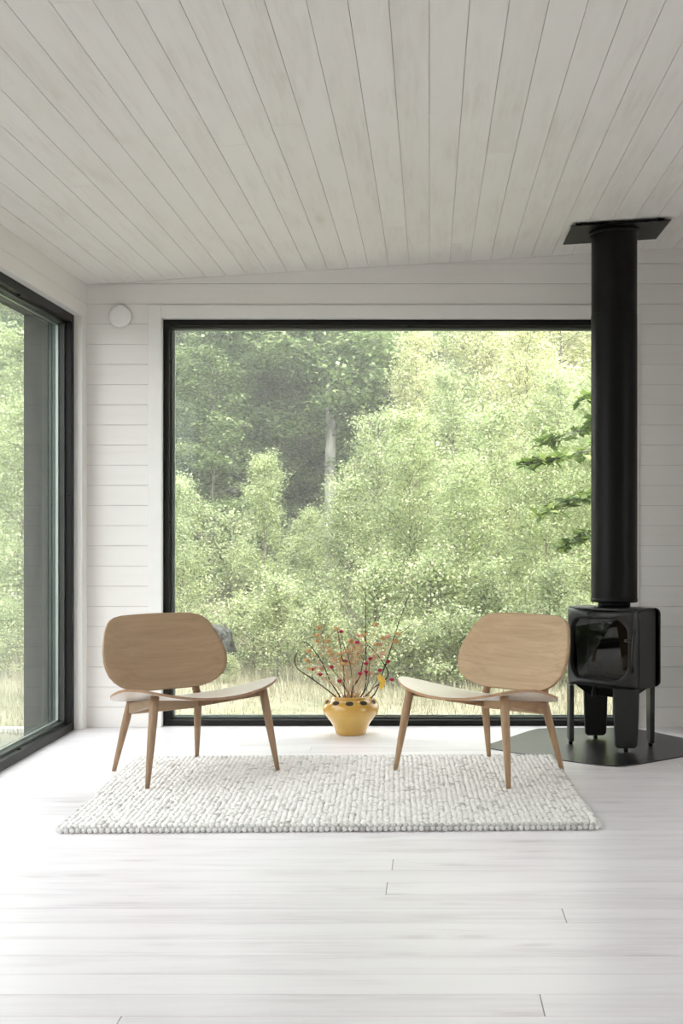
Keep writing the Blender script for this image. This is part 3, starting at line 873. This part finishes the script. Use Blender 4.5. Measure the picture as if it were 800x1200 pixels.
for lab, pts, subs in twigs:
    m = MB()
    sp = smooth(pts, 5); n = len(sp)
    org = sp[0].copy()
    m.tube([q-org for q in sp], [0.0042*(1-0.72*i/(n-1)) for i in range(n)], 7)
    for s in subs:
        ss = smooth(s, 4) if len(s) > 2 else s
        m.tube([q-org for q in ss], [0.0018*(1-0.5*i/max(1, len(ss)-1)) for i in range(len(ss))], 6)
    for i in range(5, n-2, 3):
        q = sp[i]-org; m.ball(q+Vector((RNG.normal(0, .002), -0.002, RNG.normal(0, .002))), 0.0032, 6, 4)
    o = m.build('branch', M['twig']); o.location = org
    tag(o, lab, 'branch', 'bare branches in the vase')

def stem_thing(name, head, label, cat, group, kind, k):
    base = Vector((vx+RNG.normal(0, .022)+0.10*(head.x-vx)*0.8, VYY+RNG.normal(0, .02), 0.150))
    rt = empty(name, base)
    tag(rt, label, cat, group)
    h = head-base
    mid = h*0.5 + Vector((-h.x*0.18+RNG.normal(0, .006), RNG.normal(0, .006), 0.012))
    pts = smooth([Vector((0,0,0)), mid*0.55+Vector((0,0,.004)), mid+(h-mid)*0.15, h*0.8+Vector((0,0,.004)), h], 4)
    m = MB(); m.tube(pts, [0.0016]*len(pts), 5)
    if kind != 'red':
        for s in (-1, 1):
            q = pts[int(len(pts)*.72)]
            m.tube([q, q+Vector((s*0.012, RNG.normal(0, .006), 0.016)), q+Vector((s*0.018, RNG.normal(0, .008), 0.030))], [0.0009]*3, 4)
    m.build('stem', M['straw'] if kind != 'red' or k % 3 else M['twig'], rt)
    f = MB()
    if kind == 'red':
        f.ball(h, 0.0105, 10, 8, (1, 1, 0.9))
        for q in range(14):
            a = 2*PI*q/14; e = 0.3+0.5*(q % 3)/2
            dv = Vector((math.cos(a)*math.cos(e), math.sin(a)*math.cos(e), math.sin(e)-0.25))
            f.ball(h+dv*0.0085, 0.0048, 6, 5)
        f.build('flower_head', M['crimson'], rt)
    else:
        f.ball(h, 0.009, 9, 6, (1.2, 1.2, .75))
        for q in range(10):
            a = q*2.4; r_ = 0.004+0.0011*q
            f.ball(h+Vector((math.cos(a)*r_, math.sin(a)*r_*.9, RNG.uniform(-.006, .007))), RNG.uniform(.0045, .0066), 6, 5, (1.1, 1.1, 1))
        for s in (-1, 1):
            q = pts[int(len(pts)*.72)]+Vector((s*0.018, 0, 0.030))
            f2 = MB()
            for w_ in range(4): f2.ball(q+Vector((math.cos(w_*1.6)*.003, math.sin(w_*1.6)*.003, RNG.uniform(-.002, .002))), .0042, 6, 5, (1.2, 1.2, .8))
            f2.build('seed_head', M['ochre'] if kind == 'ochre' else M['rust'], rt)
        f.build('seed_head', M['ochre'] if kind == 'ochre' else M['rust'], rt)
ochre = [(205,262),(190,303),(195,338),(150,390),(140,440),(155,490),(262,390),(275,412),(255,333),(322,405),(330,440),(378,330),(400,377),(422,365),(385,345),(440,390),(380,455),(345,462),(455,300),(520,245),(525,352),(560,318),(632,337),(640,297),(300,265),(410,410)]
pink = [(210,480),(490,515),(585,310),(560,402),(360,395),(425,305),(290,440),(515,420)]
red = [(328,283),(415,342),(350,447),(275,478),(175,490),(212,519),(318,555),(433,515),(465,460),(488,433),(465,505),(542,497),(587,448),(607,548)]
for k, (a, b_) in enumerate(ochre): stem_thing('dried_flower', Z(a, b_, RNG.uniform(-.05, .05)), 'dried straw stem with a flat ochre seed head in the vase', 'dried flower', 'ochre dried stems in the vase', 'ochre', k)
for k, (a, b_) in enumerate(pink): stem_thing('dried_flower', Z(a, b_, RNG.uniform(-.05, .05)), 'dried straw stem with a small rust pink seed head in the vase', 'dried flower', 'rust pink dried stems in the vase', 'rust', k)
for k, (a, b_) in enumerate(red): stem_thing('red_flower', Z(a, b_, RNG.uniform(-.06, .02)), 'thin stem with one round crimson flower head in the vase', 'flower', 'crimson flowers in the vase', 'red', k)
# yellow leaves hanging over the rim
lp = empty('leaf_sprig', (vx+0.07, VYY-0.02, 0.16))
tag(lp, 'short sprig of yellow leaves hanging over the right rim of the vase', 'leaf sprig')
m = MB(); tip = Z(545, 525, -.03)-lp.location
m.tube(smooth([Vector((0,0,0)), tip*0.6+Vector((0,0,.01)), tip], 4), 0.0016, 6); m.build('stem', M['twig'], lp)
m = MB()
for (a, b_, w_, l_, tl) in ((540, 535, 26, 60, 8), (560, 550, 24, 70, -6), (550, 575, 22, 50, 0)):
    c0 = Z(a, b_, -.03)-lp.location
    s_ = VYY/1500/4.706
    pr_ = [(0, 0.0), (-.5, .25), (-.55, .55), (-.3, .85), (0, 1.05), (.35, .82), (.55, .5), (.45, .22)]
    m.add([c0+Vector((x*w_*s_+tl*s_*y, -0.004*math.sin(y*3)+0.002*abs(x)*10*s_, -y*l_*s_+0.02)) for x, y in pr_], [tuple(range(8))])
m.build('leaf', M['yellow_leaf'], lp)

# ------------------------------------------------------------------ outdoors: ground
GZ = -0.30
def ground_z(x, y):
    r = np.maximum(0, y-15)
    return GZ + 0.010*np.maximum(0, y-9) + 0.06*r + 0.0020*r**2*0.3
gx = np.linspace(-60, 60, 121); gy = np.concatenate([np.linspace(-40, 7, 20), np.linspace(7.5, 30, 80), np.linspace(31, 90, 30)])
XX, YY = np.meshgrid(gx, gy)
ZZ = ground_z(XX, YY) + 0.03*np.sin(XX*1.7+YY)*np.cos(YY*1.3) - np.where(YY < 7.6, 0.02, 0)
gv = np.stack([XX, YY, ZZ], -1).reshape(-1, 3)
nx, ny = len(gx), len(gy)
idx = (np.arange(ny-1)[:, None]*nx+np.arange(nx-1)[None]).ravel()
gf = np.stack([idx, idx+1, idx+nx+1, idx+nx], -1)
t = NT('dry_meadow_ground')
n1 = t.noise(t.mapped(), 0.8, 5, 0.6); n2 = t.noise(t.mapped(), 14, 4, 0.6)
c = t.ramp(t.math('ADD', t.math('MULTIPLY', n1, 0.7), t.math('MULTIPLY', n2, 0.35)), [(0.35, (0.12, 0.135, 0.08)), (0.52, (0.22, 0.21, 0.15)), (0.7, (0.30, 0.28, 0.22))])
tc = t.n('ShaderNodeTexCoord'); sp = t.n('ShaderNodeSeparateXYZ'); t.l(tc.outputs['Object'], sp.inputs[0])
near = t.ramp(t.math('MULTIPLY', sp.outputs[1], 0.1), [(0.0, (1, 1, 1)), (0.78, (1, 1, 1)), (0.84, (0, 0, 0))])
grav = t.ramp(n2, [(0.3, (0.15, 0.147, 0.14)), (0.7, (0.25, 0.245, 0.235))])  # grey near the house added to keep green bounce off the ceiling
t.bsdf(t.mix(near.outputs[0], c.outputs[0], grav.outputs[0]), 0.95, 0, 0.1); M['ground'] = t.m
o = np_mesh('ground', gv, gf, M['ground'], None, True); o['kind'] = 'structure'

# ------------------------------------------------------------------ outdoors: plants
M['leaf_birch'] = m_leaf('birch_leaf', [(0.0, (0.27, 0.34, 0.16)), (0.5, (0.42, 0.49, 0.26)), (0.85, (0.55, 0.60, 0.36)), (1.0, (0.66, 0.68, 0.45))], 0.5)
M['leaf_glow'] = m_leaf('sunlit_birch_leaf', [(0.0, (0.45, 0.49, 0.24)), (0.5, (0.62, 0.64, 0.37)), (1.0, (0.78, 0.77, 0.52))], 0.5)  # lighter copy of the birch leaf, sunlight painted into its colour
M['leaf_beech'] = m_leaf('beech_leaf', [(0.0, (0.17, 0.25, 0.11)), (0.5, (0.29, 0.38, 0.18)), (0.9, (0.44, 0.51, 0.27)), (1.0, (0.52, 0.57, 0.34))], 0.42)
M['leaf_dark'] = m_leaf('shaded_beech_leaf', [(0.0, (0.10, 0.165, 0.095)), (0.6, (0.19, 0.27, 0.15)), (1.0, (0.32, 0.40, 0.22))], 0.4)  # darker copy of the beech leaf, shade painted into its colour
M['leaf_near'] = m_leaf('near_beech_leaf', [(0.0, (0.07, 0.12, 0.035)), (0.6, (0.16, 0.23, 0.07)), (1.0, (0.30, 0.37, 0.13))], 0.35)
M['leaf_shrub'] = m_leaf('shrub_leaf', [(0.0, (0.25, 0.32, 0.16)), (0.6, (0.42, 0.48, 0.27)), (1.0, (0.60, 0.62, 0.40))], 0.45)
M['grass'] = m_leaf('dry_grass_blade', [(0.0, (0.20, 0.21, 0.12)), (0.5, (0.31, 0.29, 0.21)), (1.0, (0.42, 0.385, 0.30))], 0.3)
M['bark_pale'] = m_bark('pale_beech_bark', (0.62, 0.60, 0.55), (0.34, 0.33, 0.30), (5, 5, 1.6))
M['bark_grey'] = m_bark('grey_bark', (0.24, 0.22, 0.19), (0.10, 0.09, 0.08))
M['bark_birch'] = m_bark('birch_sapling_bark', (0.36, 0.32, 0.26), (0.15, 0.12, 0.10))

def leaves(pos, size, flat, asp=0.55, rng=RNG):
    """pos (N,3); leaf rhombi; flat 0 = any tilt, 1 = lying flat"""
    n = len(pos)
    nrm = rng.normal(size=(n, 3)); nrm[:, 2] = np.abs(nrm[:, 2])
    nrm[:, 2] += flat*3.2; nrm /= np.linalg.norm(nrm, axis=1, keepdims=True)
    d = rng.normal(size=(n, 3)); d -= nrm*(d*nrm).sum(1, keepdims=True); d /= np.linalg.norm(d, axis=1, keepdims=True)
    s = np.cross(nrm, d)
    L = (size*rng.uniform(0.6, 1.25, n))[:, None]
    W = L*asp*0.5
    v = np.stack([pos, pos+d*L*0.45+s*W, pos+d*L-nrm*L*0.12, pos+d*L*0.45-s*W], 1).reshape(-1, 3)
    f = np.arange(4*n).reshape(-1, 4)
    return v, f

def tubes_np(segs, n=4):
    """segs (M,2,3) and radii (M,2) -> open prisms"""
    P, R = segs
    d = P[:, 1]-P[:, 0]; d /= (np.linalg.norm(d, axis=1, keepdims=True)+1e-9)
    up = np.where(np.abs(d[:, 2:3]) < 0.9, np.array([[0, 0, 1.0]]), np.array([[1.0, 0, 0]]))
    x = np.cross(d, up); x /= np.linalg.norm(x, axis=1, keepdims=True); y = np.cross(x, d)
    a = 2*np.pi*np.arange(n)/n
    ring = x[:, None]*np.cos(a)[None, :, None] + y[:, None]*np.sin(a)[None, :, None]
    v = np.concatenate([P[:, :1]+ring*R[:, :1, None], P[:, 1:]+ring*R[:, 1:, None]], 1)
    m = len(P); base = np.arange(m)[:, None, None]*2*n
    k = np.arange(n)
    q = np.stack([k, (k+1) % n, n+(k+1) % n, n+k], -1)[None]
    return v.reshape(-1, 3), (base+q).reshape(-1, 4)

def make_tree(seed, height, z0f, spread, nbr, rise, droop, ntw, tlen, nleaf, lsize, flat, trad, planar=0.0, top_taper=0.25, wob=0.03):
    """returns (trunk, twigs, leaf) mesh data in local coordinates"""
    rng = np.random.default_rng(seed)
    nt = 10
    tz = np.linspace(0, height, nt); tx = np.cumsum(rng.normal(0, wob*height/nt, nt)); ty = np.cumsum(rng.normal(0, wob*height/nt, nt)); tx[0] = ty[0] = 0
    tr = trad*(1-0.88*(tz/height)**0.9)
    trunk = ([(tx[i], ty[i], tz[i]) for i in range(nt)], list(tr))
    P, R, LP = [], [], []
    for b in range(nbr):
        f = z0f + (1-z0f)*((b+rng.uniform(0, 1))/nbr)
        z = f*height*0.985
        o = np.array([np.interp(z, tz, tx), np.interp(z, tz, ty), z])
        rel = (f-z0f)/(1-z0f)
        L = spread*(top_taper + (1-top_taper)*(1-rel)**0.75)*rng.uniform(0.65, 1.1)*min(1, 0.55+rel*3)
        az = b*2.399+rng.normal(0, 0.35)
        el = rise + rng.normal(0, 0.14) + 0.35*rel
        ns = 7
        pts = [o]; d = np.array([math.cos(az)*math.cos(el), math.sin(az)*math.cos(el), math.sin(el)])
        for s in range(ns):
            d = d + np.array([rng.normal(0, .10), rng.normal(0, .10), rng.normal(0, .05) - droop]); d /= np.linalg.norm(d)
            pts.append(pts[-1]+d*L/ns)
        pts = np.array(pts); rb0 = max(0.004, trad*0.30*(1-rel*0.6))
        for s in range(ns):
            P.append((pts[s], pts[s+1])); R.append((rb0*(1-s/ns)+0.002, rb0*(1-(s+1)/ns)+0.002))
        side0 = np.cross(d, [0, 0, 1.0]); side0 /= np.linalg.norm(side0)+1e-6
        for w in range(ntw):
            u = rng.uniform(0.12, 1.0)*ns; i = min(int(u), ns-1); q = pts[i]+(pts[i+1]-pts[i])*(u-i)
            sg = 1 if w % 2 else -1
            dv = side0*sg*rng.uniform(.5, 1) + d*rng.uniform(.3, .9) + rng.normal(0, .35*(1-planar), 3) + np.array([0, 0, -0.08 if planar > .5 else 0.12])
            dv /= np.linalg.norm(dv)
            tl = tlen*rng.uniform(.5, 1.15)*(1.0-0.45*u/ns)
            e = q+dv*tl+np.array([0, 0, -0.12*tl])
            P.append((q, e)); R.append((0.0035, 0.0012))
            t_ = rng.uniform(.08, 1.05, nleaf)[:, None]
            sp = np.array([1, 1, 1-0.75*planar])*tlen*0.17
            LP.append(q+(e-q)*t_ + rng.normal(size=(nleaf, 3))*sp)
    LP = np.concatenate(LP)
    tw = tubes_np((np.array(P), np.array(R)))
    lf = leaves(LP, lsize, flat, 0.62, rng)
    return trunk, tw, lf

PROTO = {}
def proto(key, name, mats, **kw):
    trunk, tw, lf = make_tree(**kw)
    PROTO[key] = (trunk, tw, lf, name, mats, {})
def plant(key, x, y, scale, rz, label, cat='tree', group=None, leafmat=None, bark=None, zs=1.0):
    trunk, tw, lf, name, mats, cache = PROTO[key]
    root = empty(name, (x, y, float(ground_z(x, y))-0.02), rz)
    root.scale = (scale, scale, scale*zs)
    tag(root, label, cat, group)
    ck = (leafmat or mats[1], bark or mats[0])
    if ck not in cache:
        m = MB(); m.tube(trunk[0], trunk[1], 10)
        a = m.build('trunk', M[ck[1]], root)
        b_ = np_mesh('branches', tw[0], tw[1], M['bark_grey'], root)
        c_ = np_mesh('foliage', lf[0], lf[1], M[ck[0]], root)
        cache[ck] = (a, b_, c_)
    else:
        for s in cache[ck]:
            c_ = s.copy(); C.objects.link(c_); c_.parent = root
    return root

proto('birch1', 'birch_sapling', ('bark_birch', 'leaf_birch'), seed=1, height=3.6, z0f=0.08, spread=1.15, nbr=44, rise=0.75, droop=0.07, ntw=13, tlen=0.42, nleaf=26, lsize=0.046, flat=0.15, trad=0.028)
proto('birch2', 'birch_sapling', ('bark_birch', 'leaf_birch'), seed=2, height=3.2, z0f=0.05, spread=1.25, nbr=40, rise=0.6, droop=0.05, ntw=13, tlen=0.44, nleaf=28, lsize=0.048, flat=0.15, trad=0.026)
proto('birch3', 'birch_sapling', ('bark_birch', 'leaf_birch'), seed=3, height=4.4, z0f=0.06, spread=1.30, nbr=52, rise=0.8, droop=0.09, ntw=13, tlen=0.42, nleaf=26, lsize=0.046, flat=0.15, trad=0.034)
proto('beech1', 'beech_tree', ('bark_grey', 'leaf_beech'), seed=11, height=7.0, z0f=0.05, spread=2.7, nbr=64, rise=0.05, droop=0.025, ntw=20, tlen=0.9, nleaf=54, lsize=0.100, flat=0.40, trad=0.14, planar=0.72, top_taper=0.5, wob=0.02)
proto('beech2', 'beech_tree', ('bark_grey', 'leaf_beech'), seed=12, height=6.4, z0f=0.04, spread=2.6, nbr=62, rise=0.12, droop=0.035, ntw=20, tlen=0.85, nleaf=54, lsize=0.096, flat=0.35, trad=0.12, planar=0.70, top_taper=0.5, wob=0.02)
proto('talltree', 'beech_tree', ('bark_pale', 'leaf_beech'), seed=15, height=9.0, z0f=0.28, spread=2.0, nbr=95, rise=0.05, droop=0.02, ntw=18, tlen=0.8, nleaf=48, lsize=0.085, flat=0.45, trad=0.105, planar=0.75, top_taper=0.5, wob=0.008)
proto('hornbeam', 'young_beech', ('bark_grey', 'leaf_beech'), seed=13, height=5.2, z0f=0.06, spread=1.7, nbr=48, rise=0.35, droop=0.04, ntw=16, tlen=0.55, nleaf=30, lsize=0.075, flat=0.5, trad=0.05, planar=0.6, top_taper=0.25)
proto('shrub1', 'shrub', ('bark_grey', 'leaf_shrub'), seed=21, height=1.15, z0f=0.03, spread=0.70, nbr=22, rise=0.85, droop=0.06, ntw=9, tlen=0.36, nleaf=20, lsize=0.042, flat=0.15, trad=0.014)
proto('shrub2', 'shrub', ('bark_grey', 'leaf_shrub'), seed=22, height=0.75, z0f=0.03, spread=0.85, nbr=20, rise=0.55, droop=0.05, ntw=9, tlen=0.36, nleaf=20, lsize=0.045, flat=0.2, trad=0.012)

def xy(px, Y): return (px-VX)/FPX*Y
rr = random.Random(5)
def rz(): return rr.uniform(0, 6.28)

# the beeches that close the view at the back
far = 'beech in the dark wall of trees far behind the saplings'
fg = 'beeches at the back of the forest'
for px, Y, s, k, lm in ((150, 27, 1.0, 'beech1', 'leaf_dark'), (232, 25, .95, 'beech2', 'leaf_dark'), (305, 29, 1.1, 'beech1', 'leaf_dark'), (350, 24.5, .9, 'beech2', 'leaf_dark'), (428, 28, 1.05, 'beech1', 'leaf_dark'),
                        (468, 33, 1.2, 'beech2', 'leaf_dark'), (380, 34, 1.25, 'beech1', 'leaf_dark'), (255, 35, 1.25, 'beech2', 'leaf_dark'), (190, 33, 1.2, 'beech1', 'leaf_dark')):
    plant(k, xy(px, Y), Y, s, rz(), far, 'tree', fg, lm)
plant('talltree', xy(388, 19.2), 19.2, 1.0, 1.0, 'tall beech with a bare pale grey trunk in the middle of the view', 'tree')
for px, Y, s in ((285, 21.5, .80), (215, 21.5, .85), (338, 23.5, .88), (430, 22.5, .82)):
    plant('beech2', xy(px, Y), Y, s, rz(), 'mid green beech with layered sprays standing around the pale trunk', 'tree', 'layered beeches around the pale trunk', 'leaf_beech')
for px, Y, s in ((545, 27, 1.1), (610, 25, 1.05), (680, 27, 1.1), (740, 25, 1.0), (590, 33, 1.25), (690, 34, 1.3)):
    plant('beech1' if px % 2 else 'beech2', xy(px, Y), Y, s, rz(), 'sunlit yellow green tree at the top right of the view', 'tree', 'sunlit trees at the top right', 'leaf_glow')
# trees beyond the left window
for X, Y, s, k in ((-7.0, 19, .9, 'beech2'), (-9.5, 26, 1.1, 'beech1'), (-5.6, 17.2, .7, 'beech1'), (-11.5, 24, 1.1, 'beech2'), (-14.5, 5.5, 1.0, 'beech1'), (-15, 1.5, 1.05, 'beech2'), (-13.8, 9.5, .95, 'beech2'), (-17, 7.5, 1.1, 'beech1')):  # unseen trees beside the room added for stove-glass reflections and to dim left light
    plant(k, X, Y, s, rz(), 'beech beyond the left window', 'tree', 'trees beyond the left window', 'leaf_dark')
# younger trees
plant('beech2', xy(272, 20.4), 20.4, .62, 2.0, 'small beech with lit layered sprays left of the pale trunk', 'tree', None, 'leaf_beech')
plant('hornbeam', xy(248, 18.5), 18.5, .80, rz(), 'young beech with a bushy olive crown at the left of the view', 'tree', None, 'leaf_beech')
plant('hornbeam', xy(455, 19), 19, .72, rz(), 'young beech beside the pale trunk, on its right', 'tree', None, 'leaf_beech')
plant('hornbeam', xy(655, 18.5), 18.5, .95, rz(), 'young sunlit beech behind the flue pipe', 'tree', None, 'leaf_glow')

bl = {'birch': 'pale green birch sapling in the thicket at the right of the view'}
plant('birch1', xy(213, 13), 13, .50, rz(), 'pale birch sapling at the left edge of the back window', 'tree')
plant('birch3', xy(312, 13.4), 13.4, .47, rz(), 'pale slender birch sapling above the boulder, right of the left chair', 'tree')
plant('birch2', xy(362, 15), 15, .46, rz(), 'short birch sapling in front of the pale trunk', 'tree')
plant('birch2', xy(408, 12.6), 12.6, .55, rz(), 'birch sapling directly behind the yellow vase', 'tree', None, 'leaf_shrub')
plant('birch3', xy(484, 17), 17, .84, rz(), 'tallest pale birch, its top rising into the glare', 'tree', None, 'leaf_glow')
for px, Y, s, k, lm in ((445, 15, .72, 'birch1', 'leaf_birch'), (530, 15.5, .85, 'birch1', 'leaf_birch'), (575, 13.6, .78, 'birch2', 'leaf_birch'), (618, 16, .86, 'birch3', 'leaf_glow'),
                        (655, 14, .82, 'birch1', 'leaf_birch'), (700, 15, .95, 'birch2', 'leaf_birch'), (480, 12.6, .66, 'birch1', 'leaf_birch'), (545, 12.0, .60, 'birch2', 'leaf_birch'), (640, 12.2, .66, 'birch2', 'leaf_birch'), (695, 12.4, .7, 'birch1', 'leaf_birch'), (560, 18, 1.0, 'birch3', 'leaf_glow'), (745, 16, .95, 'birch3', 'leaf_glow')):
    plant(k, xy(px, Y), Y, s, rz(), bl['birch'], 'tree', 'birch thicket at the right', lm)
for X, Y, s, k in ((-4.9, 14.6, .95, 'birch1'), (-4.2, 13.2, .8, 'birch2'), (-5.6, 16.5, 1.0, 'birch3')):
    plant(k, X, Y, s, rz(), 'birch sapling seen through the left window', 'tree', 'saplings beyond the left window')
# undergrowth
for px, Y, s, k in ((208, 14.5, .9, 'shrub1'), (298, 12.3, .75, 'shrub2'), (263, 11.3, .27, 'shrub2'), (240, 11.4, .32, 'shrub1'), (325, 11.6, .7, 'shrub1'), (352, 12.6, .9, 'shrub2'), (378, 11.2, .6, 'shrub1'), (440, 11.6, .8, 'shrub1'), (468, 11.0, .62, 'shrub2'), (505, 11.6, .85, 'shrub1'), (535, 11.0, .7, 'shrub2'), (570, 11.5, .8, 'shrub1'), (612, 11.1, .75, 'shrub2'), (648, 11.4, .8, 'shrub1'), (688, 11.0, .75, 'shrub2'), (270, 15.5, 1.1, 'shrub1')):
    plant(k, xy(px, Y), Y, s, rz(), 'low leafy shrub at the edge of the dry grass', 'shrub', 'undergrowth shrubs outside')
for X, Y, s in ((-4.05, 12.6, .9), (-3.75, 11.4, .55), (-4.7, 12.2, .8)):
    plant('shrub1', X, Y, s, rz(), 'low shrub seen through the left window', 'shrub', 'shrubs beyond the left window')

# near beech whose leafy branch hangs in beside the flue pipe
def near_tree():
    rng = np.random.default_rng(77)
    X0, Y0 = 2.45, 10.4; g0 = float(ground_z(X0, Y0))
    root = empty('beech_tree', (X0, Y0, g0-0.02))
    tag(root, 'near beech reaching leafy dark green branches in beside the flue pipe', 'tree')
    org = Vector(root.location)
    m = MB(); m.tube([(0,0,0),(0.03,0.02,1.2),(0.0,0.05,2.6),(0.06,0.04,4.2)], [0.07,0.06,0.045,0.02], 12); m.build('trunk', M['bark_grey'], root)
    P, R, L = [], [], []
    for (py0, py1, pxe, dy, sc) in ((520, 545, 612, -.3, 1.0), (480, 520, 632, .2, .8), (560, 602, 628, -.1, .9), (590, 640, 660, .1, .7), (440, 468, 676, 0, .6)):
        a = at(790, py0, Y0)-org; a.x = 0.0; a.y = 0
        e = at(pxe, py1, Y0+dy)-org
        ns = 9
        pts = [np.array(a.lerp(e, k/ns)) + np.array([0, 0, 0.10*math.sin(PI*k/ns)]) + rng.normal(0, .012, 3) for k in range(ns+1)]
        for k in range(ns): P.append((pts[k], pts[k+1])); R.append((0.012*(1-k/ns)+.003, 0.012*(1-(k+1)/ns)+.003))
        d = pts[-1]-pts[0]; d /= np.linalg.norm(d); sd = np.cross(d, [0, 0, 1.]); 
        for w in range(58):
            u = rng.uniform(0.15, 1.0)*ns; i = min(int(u), ns-1); q = pts[i]+(pts[i+1]-pts[i])*(u-i)
            dv = sd*(1 if w % 2 else -1)*rng.uniform(.3, 1)+d*rng.uniform(.4, 1)+rng.normal(0, .18, 3)+np.array([0, 0, -.12]); dv /= np.linalg.norm(dv)
            tl = rng.uniform(.12, .34)*(1.1-.5*u/ns)*sc
            ee = q+dv*tl; P.append((q, ee)); R.append((.0028, .001))
            for t_ in np.linspace(.2, 1.0, 7): L.append(q+(ee-q)*t_+rng.normal(0, .012, 3))
    tv, tf = tubes_np((np.array(P), np.array(R))); np_mesh('branches', tv, tf, M['bark_grey'], root)
    lv, lf = leaves(np.array(L), 0.10, 0.5, 0.55, rng); np_mesh('foliage', lv, lf, M['leaf_near'], root)
near_tree()

# dry grass
n = 46000
gxp = RNG.uniform(-6.5, 3.2, n); gyp = 7.6 + 9*RNG.beta(1.1, 1.6, n)
base = np.stack([gxp, gyp, ground_z(gxp, gyp)-0.01], -1)
hgt = RNG.uniform(.05, .17, n)*np.where(gyp < 9.8, .55, 1); az = RNG.uniform(0, 6.28, n); ln = RNG.uniform(.1, .7, n)
tipv = base + np.stack([np.cos(az)*ln*hgt, np.sin(az)*ln*hgt, hgt], -1)
wv = np.stack([np.sin(az), -np.cos(az), 0*az], -1)*0.0035
gvv = np.stack([base-wv, base+wv, tipv], 1).reshape(-1, 3)
o = np_mesh('grass', gvv, np.arange(3*n).reshape(-1, 3), M['grass'])
tag(o, 'pale dry meadow grass growing outside along the windows', 'grass', None, 'stuff')

# boulder
bm = bmesh.new(); bmesh.ops.create_icosphere(bm, subdivisions=4, radius=1.0)
from mathutils import noise as mnoise
for vtx in bm.verts:
    c_ = vtx.co.copy(); k = 1+0.22*mnoise.noise(c_*1.3)+0.10*mnoise.noise(c_*3.1)+0.03*mnoise.noise(c_*9)
    vtx.co = Vector((c_.x*0.185*k, c_.y*0.18*k, c_.z*0.235*k))
me = bpy.data.meshes.new('boulder'); bm.to_mesh(me); bm.free()
for pl in me.polygons: pl.use_smooth = True
bo = link('boulder', me, M['rock']); bo.location = (xy(255, 11.9), 11.9, -0.065)
tag(bo, 'dark grey lichen spotted boulder outside, seen beside the left backrest', 'boulder')
# pale edging plank outside the left window
ep = MB(); ep.box(-4.6, -2.5, 8.62, 8.67, GZ-0.05, GZ+0.03)
o = ep.build('edging_plank', M['trim'], bevel=0.004); tag(o, 'long pale edging plank on the ground outside the left window', 'plank')

# thin haze volume added to lift the shadows between the trees
hz = MB(); hz.box(-40, 40, 8.6, 60, -1.0, 14)
t = NT('thin_haze'); vs = t.n('ShaderNodeVolumeScatter'); vs.inputs['Color'].default_value = (1, 1, 0.97, 1); vs.inputs['Density'].default_value = 0.012; vs.inputs['Anisotropy'].default_value = 0.2
t.l(vs.outputs[0], t.out.inputs['Volume'])
hzo = hz.build('haze', t.m); hzo['kind'] = 'stuff'; tag(hzo, 'thin pale haze in the air between the trees outside', 'haze')

# ------------------------------------------------------------------ light
wd = bpy.data.worlds.new('world'); bpy.context.scene.world = wd; wd.use_nodes = True
nt = wd.node_tree; bg = nt.nodes['Background']
bg.inputs[0].default_value = (0.965, 0.965, 1.0, 1); bg.inputs[1].default_value = 5.0
sun_d = bpy.data.lights.new('sun', 'SUN'); sun_d.energy = 7.6; sun_d.angle = math.radians(3); sun_d.color = (1.0, 0.93, 0.78)
sun = bpy.data.objects.new('sun', sun_d); C.objects.link(sun)
sdir = Vector((0.75, -0.62, 1.25)).normalized()   # towards the sun
sun.rotation_euler = sdir.to_track_quat('Z', 'Y').to_euler(); sun.location = (20, 5, 20)

sc = bpy.context.scene
sc.view_settings.view_transform = 'Standard'
sc.view_settings.look = 'None'
sc.view_settings.exposure = -0.03
cy = sc.cycles
cy.use_denoising = True
try: cy.denoiser = 'OPENIMAGEDENOISE'
except Exception: pass
cy.max_bounces = 10; cy.diffuse_bounces = 6; cy.glossy_bounces = 4; cy.transmission_bounces = 8; cy.transparent_max_bounces = 12
cy.sample_clamp_indirect = 6.0
cy.caustics_reflective = False; cy.caustics_refractive = False
